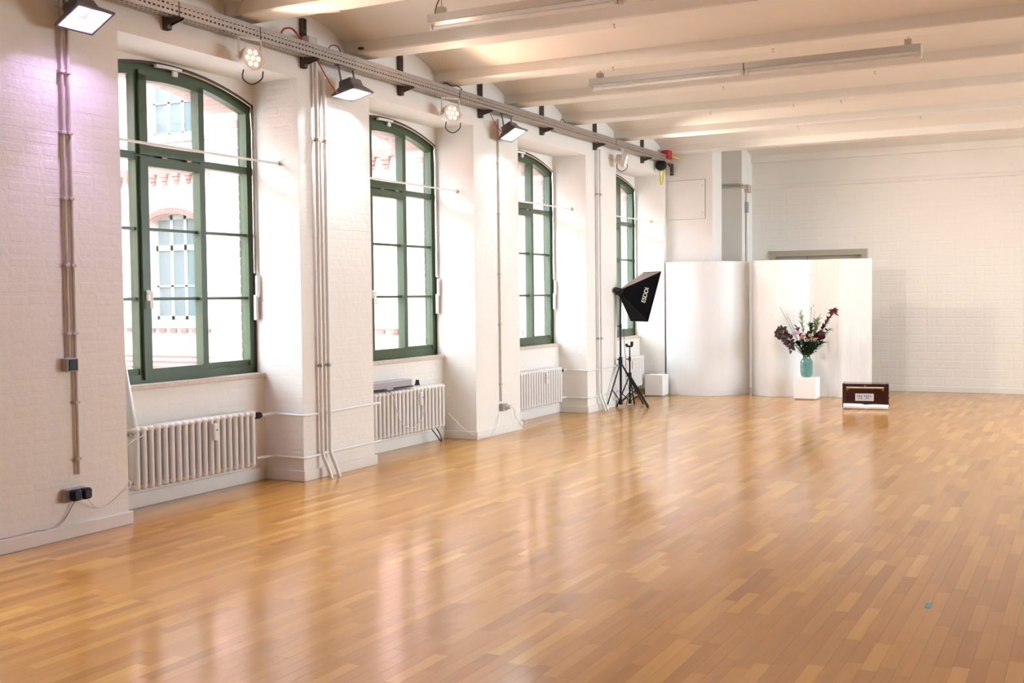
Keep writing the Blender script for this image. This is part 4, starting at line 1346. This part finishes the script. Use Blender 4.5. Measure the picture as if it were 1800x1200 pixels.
rf = random.Random(21)
def leaf(mb, p, d, L, W, up=(0, 0, 1), bend=0.25, seg=4):
    """a pointed leaf from p along d"""
    d = Vector(d).normalized(); s = d.cross(Vector(up))
    if s.length < 0.05: s = d.cross(Vector((1, 0, 0)))
    s.normalize(); nn = s.cross(d)
    vs = []; fs = []
    for i in range(seg + 1):
        t = i / seg
        w_ = W * sin(pi * min(0.06 + t * 0.94, 1.0)) ** 0.8
        c = Vector(p) + d * (L * t) - nn * (bend * L * t * t)
        vs += [c - s * w_ / 2 + nn * w_ * 0.12, c, c + s * w_ / 2 + nn * w_ * 0.12]
        if i < seg:
            q = i * 3
            fs += [(q, q + 1, q + 4, q + 3), (q + 1, q + 2, q + 5, q + 4)]
    mb.add(vs, fs)
def rdir(spread=1.0, up=0.3):
    return Vector((rf.uniform(-1, 1) * spread, rf.uniform(-1, 1) * spread, up + rf.uniform(-0.3, 0.3)))
def stem_pts(tip, lean=0.5):
    tip = Vector(tip)
    b = Vector((VX, VY, VZ + 0.06)); dxy = (tip - b); dxy.z = 0
    dn = dxy.normalized() if dxy.length > 1e-3 else Vector((0, 0, 0))
    neck = Vector((VX, VY, VZ + 0.285)) + dn * min(0.036, dxy.length * 0.2)
    b = b - dn * 0.03
    mid = neck.lerp(tip, 0.55); mid.z += 0.03
    return curve([b, neck, mid, tip], 6)
def flower(name, lab, tip, stem_m, r=0.005, cat='flower'):
    t = thing(name, (VX, VY, VZ + 0.06), lab, cat, 'flowers in the teal vase')
    pts = stem_pts(tip)
    MB().tube(pts, [r + (0.6 * r - r) * i / (len(pts) - 1) for i in range(len(pts))], 6).build('stem', M[stem_m], t, None, 60)
    return t, pts
def bloom(t, c, nrm, r, rows, mt, wide=0.45, nm='petal_head', cup=0.5):
    mb = MB(); nn = Vector(nrm).normalized(); e, g = mb.frame(nn)
    for k in range(rows):
        n = 9 + 3 * (rows - k)
        f = 1 - k / (rows + 0.5)
        for i in range(n):
            a = 2 * pi * i / n + k * 0.4
            d = (e * cos(a) + g * sin(a)) * (0.35 + 0.65 * f) + nn * (cup * (1.3 - f))
            leaf(mb, Vector(c) + nn * 0.004 * k, d, r * (0.5 + 0.5 * f), r * wide, nn, -0.2, 3)
    return mb.build(nm, M[mt], t)
def foliage(t, pts, n, L, W, mt, t0=0.35, t1=1.0, nm='foliage', up=0.4):
    mb = MB(); n = int(n * 1.3); W = W * 1.35; L = L * 1.1
    for i in range(n):
        f = t0 + (t1 - t0) * (i + rf.random() * 0.5) / n
        k = min(f, 0.999) * (len(pts) - 1); j = int(k)
        p = pts[j].lerp(pts[j + 1], k - j)
        tn = (pts[j + 1] - pts[j]).normalized()
        d = tn * up + rdir(1.0, 0.05)
        leaf(mb, p, d, L * rf.uniform(0.7, 1.2), W * rf.uniform(0.8, 1.2), bend=rf.uniform(0.05, 0.4))
    return mb.build(nm, M[mt], t)
# pixel-true tips were measured in the plane of the vase
FY = VY - 0.03
def T(x, z, dy=0.0): return (x, FY + dy, z)
t, p = flower('dark_leaf_branch', 'branch with broad brown-red leaves on the left of the bouquet', T(1.78, 0.93, -0.04), 'twig')
mb = MB()
for (cx_, cz_, n_) in ((1.745, 0.965, 7), (1.80, 0.985, 6), (1.77, 0.905, 7), (1.83, 0.925, 6), (1.725, 0.915, 5)):
    for i in range(n_):
        a = 2 * pi * i / n_ + cx_ * 40
        leaf(mb, T(cx_, cz_, -0.05 + rf.uniform(-0.03, 0.03)), (cos(a), rf.uniform(-0.8, 0.1), sin(a)), rf.uniform(0.055, 0.085), rf.uniform(0.038, 0.05), (0, -1, 0), 0.15)
mb.build('leaf_rosette', M['bleaf'], t)
t, p = flower('dark_leaf_branch', 'lower branch of dark brown leaves at the left of the vase neck', T(1.90, 0.83, -0.05), 'twig')
mb = MB()
for i in range(18):
    c = Vector(T(1.90 + rf.uniform(-0.06, 0.05), 0.83 + rf.uniform(-0.09, 0.06), -0.05 + rf.uniform(-0.04, 0.04)))
    leaf(mb, c, (rf.uniform(-1, 0.5), rf.uniform(-0.7, 0.3), rf.uniform(-0.6, 0.6)), 0.095, 0.048, (0, -1, 0.2), 0.1)
mb.build('leaf_spray', M['bleaf'], t)
t, p = flower('hanging_leaf_twig', 'thin twig with small drooping brown leaves left of the vase', T(1.925, 0.70, -0.05), 'twig', 0.003)
mb = MB()
for i in range(5):
    c = Vector(T(1.93 + rf.uniform(-0.03, 0.03), 0.70 + rf.uniform(-0.03, 0.04), -0.05))
    leaf(mb, c, (rf.uniform(-0.6, 0.4), -0.3, rf.uniform(-0.9, 0.1)), 0.055, 0.035, (0, -1, 0), 0.1)
mb.build('leaf_spray', M['bleaf'], t)
for (tip, lab) in (((1.745, 1.31), 'tallest bare brown twig at the left of the bouquet'), ((1.84, 1.22), 'shorter bare twig beside the tallest left twig')):
    t, p = flower('bud_twig', lab, T(tip[0], tip[1]), 'twig', 0.004, 'twig')
    mb = MB()
    for i in range(16):
        f = 0.55 + 0.45 * i / 16; k = f * (len(p) - 1); j = min(int(k), len(p) - 2)
        q = p[j].lerp(p[j + 1], k - j)
        leaf(mb, q, (p[j + 1] - p[j]).normalized() + rdir(0.35, 0.1) * 0.6, 0.035, 0.012)
    mb.build('buds', M['bleaf'], t)
t, p = flower('pink_gladiolus', 'spike of small brownish leaves left of centre', T(1.98, 1.02, 0.02), 'twig')
foliage(t, p, 12, 0.07, 0.03, 'bleaf', 0.6)
t, p = flower('bud_twig', 'slim twig with dark buds in the middle of the bouquet', T(2.19, 1.295, 0.03), 'twig', 0.003, 'twig')
mb = MB()
for i in range(12):
    c = Vector(T(2.19 + rf.uniform(-0.03, 0.05), 1.18 + 0.012 * i, 0.03))
    leaf(mb, c, (rf.uniform(-0.3, 0.3), 0, 1), 0.045, 0.016)
mb.build('buds', M['bleaf'], t)
t, p = flower('pale_green_spray', 'pale yellow-green feathery spray left of the centre twig', T(2.03, 1.22, 0.06), 'lleaf', 0.003)
foliage(t, p, 34, 0.075, 0.010, 'lleaf', 0.6, 1.0, up=1.0)
t, p = flower('green_bud_stem', 'tall green stem with pointed pale buds right of centre', T(2.29, 1.13, 0.0), 'stem')
foliage(t, p, 26, 0.085, 0.024, 'lleaf', 0.66, 1.0, up=1.2)
t, p = flower('green_bud_stem', 'dark green leafy stem standing in the middle', T(2.20, 1.06, -0.02), 'stem')
foliage(t, p, 26, 0.085, 0.03, 'leaf', 0.55, 1.0, up=0.9)
t, p = flower('dark_red_lily', 'tall dark red star flower at the top right of the bouquet', T(2.50, 1.24, -0.02), 'bleaf', 0.006)
foliage(t, p, 34, 0.075, 0.026, 'bleaf', 0.5, 0.97, up=1.1)
mb = MB()
for i in range(13):
    a = 2 * pi * i / 13 + 0.2
    leaf(mb, T(2.505, 1.235, -0.02), (cos(a), rf.uniform(-0.9, 0.3), sin(a) * 0.7 + 0.45), rf.uniform(0.06, 0.10), 0.024, (0, -1, 0), 0.15)
mb.build('petal_head', M['dred'], t)
t, p = flower('leafy_twig', 'green leafy twig on the right below the dark red star', T(2.45, 1.00, -0.02), 'stem', 0.004)
foliage(t, p, 16, 0.075, 0.036, 'leaf', 0.6, 1.0)
t, p = flower('pink_flower', 'pale pink daisy-like bloom left of the middle', T(1.98, 0.925, -0.10), 'stem', 0.004)
bloom(t, p[-1], (-0.25, -0.8, 0.6), 0.047, 2, 'pink', 0.36)
t, p = flower('pink_flower', 'second pale pink bloom just right of the first', T(2.035, 0.94, -0.11), 'stem', 0.004)
bloom(t, p[-1], (0.0, -0.8, 0.6), 0.043, 2, 'pink', 0.36)
for (x, z, lab, mt) in ((2.075, 0.86, 'leftmost small peach rose in the middle of the bouquet', 'peach'), (2.16, 0.83, 'pink rose low in the middle of the bouquet', 'pink'),
                        (2.20, 0.90, 'peach rosebud high in the middle of the bouquet', 'peach'), (2.265, 0.845, 'rightmost small peach rose of the bouquet', 'peach'), (2.10, 0.895, 'second peach rose above the leftmost one', 'peach')):
    t, p = flower('rose', lab, T(x, z, -0.11), 'stem', 0.004)
    bloom(t, p[-1], (0.1, -0.7, 0.7), 0.034, 3, mt, 0.8, cup=1.0)
t, p = flower('dark_red_dahlia', 'large dark red bloom at the right of the bouquet', T(2.345, 0.885, -0.08), 'stem', 0.005)
bloom(t, p[-1], (0.3, -0.75, 0.55), 0.068, 4, 'dred', 0.4)
gi = 0
for (x, z, dy, lab) in ((2.02, 0.80, -0.10, 'green foliage stem low on the left of the bouquet'), (2.10, 0.80, -0.12, 'green foliage stem low in front of the bouquet'), (2.20, 0.78, -0.12, 'green foliage stem low right of centre'),
                     (2.28, 0.80, -0.09, 'green foliage stem low on the right of the bouquet'), (2.36, 0.80, -0.03, 'green foliage stem reaching right below the dark red bloom'), (2.14, 0.92, 0.05, 'green foliage stem behind the roses'), (2.27, 0.92, 0.06, 'green foliage stem behind the dark red bloom')):
    t, p = flower('foliage_stem', lab, T(x, z, dy), 'stem', 0.004, 'foliage')
    foliage(t, p, 34, 0.085, 0.030, 'leaf', 0.36, 1.0, up=0.7)

# ------------------------------------------------------------------ softbox lamp on its stand and the small stand
def tripod(t, x, y, zc, ztop, feet, zhub, r=0.012, secs=((0.0, 1.0, 1.0),), leg_z=0.012):
    for i, (a, b, f) in enumerate(secs):
        MB().cyl((x, y, zc + (ztop - zc) * a), (x, y, zc + (ztop - zc) * b), r * f, n=12).build('pole_section', M['blackm'], t, None, 40)
        if i:
            z = zc + (ztop - zc) * a
            mb = MB().cyl((x, y, z - 0.03), (x, y, z + 0.03), r * f * 1.9, n=12)
            mb.cyl((x, y, z), (x - 0.045, y - 0.015, z), 0.009, n=8)
            mb.build('locking_collar', M['black'], t, None, 40)
    MB().cyl((x, y, zhub - 0.035), (x, y, zhub + 0.035), r * 2.2, n=12).build('hub', M['black'], t, None, 40)
    MB().cyl((x, y, zc), (x, y, zc + 0.05), r * 2.2, n=12).build('lower_hub', M['black'], t, None, 40)
    for (fx, fy) in feet:
        p0 = Vector((x, y, zhub)); p1 = Vector((fx, fy, leg_z))
        lg = MB().tube([p0, p1], 0.0095, 8).build('leg', M['blackm'], t, None, 40)
        MB().tube([p0.lerp(p1, 0.94), p1, p1 - Vector((0, 0, leg_z))], [0.013, 0.013, 0.010], 8).build('rubber_foot', M['black'], lg, None, 40)
        MB().tube([p0.lerp(p1, 0.60), (x, y, zc + 0.03)], 0.007, 6).build('brace', M['blackm'], t)
SX, SY = 0.086, 14.12
t = thing('softbox_stand', (SX, SY, 0), 'tall black tripod stand carrying the softbox', 'light stand')
tripod(t, SX, SY, 0.03, 1.52, [(0.045 - 0.02, 13.76), (0.50, 14.05), (-0.02 + 0.26, 14.55)], 0.60, 0.0125, ((0.0, 0.42, 1.3), (0.41, 0.72, 1.05), (0.71, 1.0, 0.8)))
AP = Vector((SX, SY, 1.555))
sb = thing('softbox', AP, 'black softbox with white lettering tilted down on the tall stand', 'softbox')
v2 = Vector((-0.375, 0.33, 0.0)).normalized()                # near to far edge
ah = Vector((0.66, 0.75, 0.0)).normalized()
tl = radians(17)
axd = ah * cos(tl) + Vector((0, 0, -sin(tl)))
vu = ah * sin(tl) + Vector((0, 0, cos(tl)))
LN = 0.40
fc = AP + axd * LN + Vector((0, 0, 0.045))
NT = fc + vu * 0.345 - v2 * 0.25; NB = fc - vu * 0.345 - v2 * 0.25
FT = fc + vu * 0.345 + v2 * 0.25; FB = fc - vu * 0.345 + v2 * 0.25
bs = 0.035
ring = [AP + vu * bs - v2 * bs, AP - vu * bs - v2 * bs, AP - vu * bs + v2 * bs, AP + vu * bs + v2 * bs]
big = [NT, NB, FB, FT]
def panel(i, nm, mt):
    j = (i + 1) % 4
    a, b, c, d = ring[i], ring[j], big[j], big[i]
    # fabric panel bowed a little inwards, with thickness
    mid = (a + b + c + d) / 4; inn = ((AP + axd * 0.2) - mid).normalized() * 0.006
    mb = MB(); N = 5
    vs = []
    for k in range(N + 1):
        f = k / N
        p = a.lerp(d, f); q = b.lerp(c, f)
        for h in range(N + 1):
            g = h / N
            vs.append(p.lerp(q, g) + inn * (4 * f * (1 - f) * 4 * g * (1 - g)) * 1.5)
    o = len(vs)
    vs += [v + inn * 0.4 for v in vs]
    fs = []
    for k in range(N):
        for h in range(N):
            s_ = k * (N + 1) + h
            fs.append((s_, s_ + 1, s_ + N + 2, s_ + N + 1)); fs.append((o + s_, o + s_ + N + 1, o + s_ + N + 2, o + s_ + 1))
    mb.add(vs, fs)
    mb.mi = [0 if x < o else 1 for x in [f[0] for f in mb.f]]
    return mb.build(nm, [mt, M['silver']], sb, None, 40)
M['silver'] = mat('silver_lining', (0.75, 0.74, 0.72), 0.35, metal=0.6)
M['sheenfab'] = mat('sheen_black_fabric', (0.20, 0.135, 0.105), 0.4, bump=0.1, bscale=300)  # black top fabric made lighter and brown, its lit sheen put into the colour
pn = panel(0, 'side_panel', M['fabric'])
panel(1, 'bottom_panel', M['fabric']); panel(2, 'side_panel', M['fabric']); panel(3, 'top_panel', M['sheenfab'])
rim = MB()
for i in range(4):
    rim.tube([big[i], big[(i + 1) % 4]], 0.007, 6)
rim.build('rim', M['fabric'], sb)
dfa = [r_.lerp(b_, 0.90).lerp(fc, 0.02) for r_, b_ in zip(ring, big)]
MB().add(dfa + [p - axd * 0.003 for p in dfa], [(0, 1, 2, 3), (7, 6, 5, 4), (0, 4, 5, 1), (1, 5, 6, 2), (2, 6, 7, 3), (3, 7, 4, 0)]).build('diffuser', M['cloth'], sb)
mb = MB().lathe([(0.03, -0.09), (0.038, -0.085), (0.042, -0.01), (0.048, 0.0), (0.048, 0.02)], AP, axd, 16)
mb.build('lamp_holder', M['black'], sb, None, 40)
mb = MB().cyl(AP - axd * 0.02, AP + Vector((0, 0, -0.06)), 0.02, n=10); mb.cyl(AP + Vector((-0.06, -0.03, -0.03)), AP + Vector((0, 0, -0.03)), 0.01, n=8)
mb.build('tilt_head', M['black'], sb, None, 40)
# lettering on the near side panel
fcv = bpy.data.curves.new('lettering', 'FONT'); fcv.body = 'ESDDI'; fcv.size = 0.078; fcv.align_x = 'CENTER'; fcv.align_y = 'CENTER'; fcv.extrude = 0.0008; fcv.offset = 0.0008
tmp = bpy.data.objects.new('lettering_tmp', fcv); COL.objects.link(tmp)
bpy.context.view_layer.update()
tm = bpy.data.meshes.new_from_object(tmp.evaluated_get(bpy.context.evaluated_depsgraph_get()))
bpy.data.objects.remove(tmp)
tm.name = 'lettering'; tm.materials.clear(); tm.materials.append(M['white'])
dn = ((NT - NB).normalized())
ctr = (ring[0] + ring[1]) / 2 * 0.27 + (NT + NB) / 2 * 0.73
out = (NT - ring[0]).cross(NB - ring[0]).normalized()
if out.dot(CAM - ctr) < 0: out = -out
xa = (dn - out * dn.dot(out)).normalized()
ya = out.cross(xa)
lt = bpy.data.objects.new('lettering', tm); COL.objects.link(lt); lt.parent = sb
mm = Matrix((xa, ya, out)).transposed().to_4x4(); mm.translation = ctr + out * 0.003 - AP
lt.matrix_local = mm

QX, QY = 0.155, 14.28
t = thing('small_light_stand', (QX, QY, 0), 'shorter bare black tripod stand behind the softbox stand', 'light stand')
tripod(t, QX, QY, 0.03, 0.80, [(QX - 0.11, QY - 0.20), (QX + 0.28, QY - 0.05), (QX - 0.05, QY + 0.28)], 0.42, 0.011, ((0.0, 0.5, 1.2), (0.49, 0.8, 1.0), (0.79, 1.0, 0.8)))
mb = MB().bbox(QX - 0.05, QX + 0.04, QY - 0.02, QY + 0.02, 0.80, 0.825, 0.004)
mb.bbox(QX + 0.015, QX + 0.05, QY - 0.015, QY + 0.015, 0.82, 0.875, 0.004); mb.bbox(QX - 0.06, QX - 0.03, QY - 0.015, QY + 0.015, 0.815, 0.845, 0.004)
mb.build('clamp_head', M['black'], t)
cable('stand_cable', 'black cable dangling beside the two light stands', [(0.09, 14.13, 1.50), (0.12, 14.16, 1.2), (0.115, 14.18, 0.9), (0.13, 14.20, 0.6), (0.12, 14.22, 0.4), (0.16, 14.24, 0.2), (0.13, 14.22, 0.02), (0.20, 14.25, 0.012)], 'bcable', 0.0035)

# scrap of tape on the floor
o_ = (5.06, 5.60)
mb = MB().bbox(o_[0], o_[0] + 0.028, o_[1], o_[1] + 0.10, 0.0, 0.0012, 0.0004)
shape('tape_scrap', 'small scrap of blue tape on the parquet at lower right', 'tape', mb, M['tape'], (o_[0], o_[1], 0))

# ------------------------------------------------------------------ the courtyard outside: brick wing at right angles
FYW = 18.42
bld = thing('courtyard_wing', (-9, FYW, -4.2), 'pale brick courtyard wing with arched windows seen through the windows', 'building')
HOLES = [(-16.1, 1.32), (-12.15, 1.32), (-8.9, 1.32)]
LEV = [(1.08, 3.40), (5.10, 7.42)]
mb = MB()
xs = sorted([-24.0, XO] + [c - w_ / 2 for c, w_ in HOLES] + [c + w_ / 2 for c, w_ in HOLES])
for i in range(len(xs) - 1):
    a, b = xs[i], xs[i + 1]
    hole = any(abs((a + b) / 2 - c) < 0.01 for c, _ in HOLES)
    if not hole:
        mb.box(a, b, FYW, FYW + 0.4, -4.2, 16)
    else:
        z = -4.2
        for (z0, z1) in LEV:
            mb.box(a, b, FYW, FYW + 0.4, z, z0)
            n = 10; c = (a + b) / 2; hw = (b - a) / 2; rs_ = 0.16
            R2 = hw * hw / (2 * rs_) + rs_ / 2
            for k in range(n):
                u0 = a + (b - a) * k / n; u1 = a + (b - a) * (k + 1) / n
                h = lambda u: z1 - R2 + sqrt(R2 * R2 - (u - c) ** 2)
                mb.prism([(u0, h(u0)), (u1, h(u1)), (u1, z1 + 0.05), (u0, z1 + 0.05)], lambda p, q: (p, FYW, q), lambda p, q: (p, FYW + 0.4, q))
            z = z1 + 0.05
        mb.box(a, b, FYW, FYW + 0.4, z, 16)
mb.build('brick_wall', M['facade'] if 'facade' in M else M['brick'], bld)
for c, w_ in HOLES:
    for (z0, z1) in LEV:
        wn = MB()
        a, b = c - w_ / 2, c + w_ / 2; yy = FYW + 0.22
        for (p, q, r, s_) in ((a, a + 0.06, z0, z1), (b - 0.06, b, z0, z1), (a, b, z0, z0 + 0.08), (a, b, z1 - 0.12, z1), (a, b, z1 - 0.80, z1 - 0.68), (c - 0.24, c - 0.16, z0, z1), (c + 0.16, c + 0.24, z0, z1), (a, b, z0 + 0.72, z0 + 0.76)):
            wn.box(p, q, yy, yy + 0.06, r, s_)
        f = wn.build('window_frame', M['palegreen'], bld)
        MB().box(a, b, yy + 0.03, yy + 0.04, z0, z1).build('pane', M['nightglass'], f)
        MB().bbox(a - 0.08, b + 0.08, FYW - 0.08, FYW + 0.3, z0 - 0.10, z0, 0.01).build('sill', M['pale'], bld)
        # arch ring of bricks
        ar = MB(); n = 16; rs_ = 0.16; hw = w_ / 2 + 0.02
        R2 = hw * hw / (2 * rs_) + rs_ / 2
        for k in range(n):
            u0 = c - hw + 2 * hw * (k + 0.04) / n; u1 = c - hw + 2 * hw * (k + 0.96) / n
            h = lambda u: z1 - R2 + sqrt(max(R2 * R2 - (u - c) ** 2, 0))
            ar.prism([(u0, h(u0)), (u1, h(u1)), (u1, h(u1) + 0.13), (u0, h(u0) + 0.13)], lambda p, q: (p, FYW - 0.04, q), lambda p, q: (p, FYW + 0.01, q))
        ar.build('brick_arch', M['brick'], bld)
# cornice bands with corbels, pilasters
for (zb, zz) in ((4.25, 4.42), (4.92, 5.0), (0.90, 0.98)):
    MB().box(-24, XO - 0.002, FYW - 0.07, FYW + 0.01, zb, zz).build('string_course', M['pale'] if zb != 4.25 else M['brick'], bld)
cm = MB().bbox(-0.10, 0.10, -0.10, 0.0, 0.14, 0.22, 0.004); cm.bbox(-0.08, 0.08, -0.08, 0.0, 0.06, 0.14, 0.004); cm.bbox(-0.06, 0.06, -0.05, 0.0, -0.02, 0.06, 0.004)
cme = cm.mesh('corbel', M['brick'])
for i in range(44):
    child('corbel', cme, bld, (-14.0 + i * 0.30 + 9 - 1.0 if False else -6.0 + i * 0.34, -0.0, 4.2 + 4.04))
cm = MB().bbox(-0.09, 0.09, -0.06, 0.0, 0, 0.07, 0.004); cme2 = cm.mesh('corbel', M['brick'])
for i in range(40):
    child('corbel', cme2, bld, (-6.0 + i * 0.32, 0, 4.2 + 0.80))
for xc in (-14.15, -10.67, -7.2, -3.9):
    MB().box(xc - 0.18, xc + 0.18, FYW - 0.05, FYW + 0.01, -4.2, 16).build('pilaster', M['brickd'], bld)
for zz in (0.30, 0.18, 0.06):
    MB().box(-24, XO - 0.002, FYW - 0.03, FYW + 0.01, zz - 0.045, zz).build('plinth_band', M['brick'], bld)
# grating rail seen at the foot of the second window
rl = thing('railing', (-6.6, 18.0, -0.2), 'pale metal railing below the facade seen through the second window', 'railing')
MB().box(-7.3, -5.9, 17.99, 18.02, 0.62, 0.66).build('rail', M['pale'], rl)
for i in range(12):
    MB().box(-7.28 + i * 0.12, -7.26 + i * 0.12, 17.995, 18.015, -4.2, 0.62).build('bar', M['pale'], rl)
tag(MB().box(-40, 50, -30, 40, -4.4, -4.2).build('ground', M['asphalt']), 'grey paving of the courtyard far below the windows', 'ground', kind='structure')

# unseen block across the courtyard, added to cut sky light on the niche reveals
ob = thing('courtyard_shade_block', (-17, 0, -4.2), 'unseen brick building added across the courtyard to shade the left windows', 'building')
MB().box(-18, -17, -26, FYW - 0.01, -4.2, 10.5).build('brick_wall', M['facade'], ob)
wm = MB().box(-0.03, 0.03, -0.65, 0.65, 0, 2.3).mesh('window', M['nightglass'])
for i in range(9):
    for zz in (5.3, 9.3):
        child('window', wm, ob, (0.0, -22 + i * 4.4, zz))
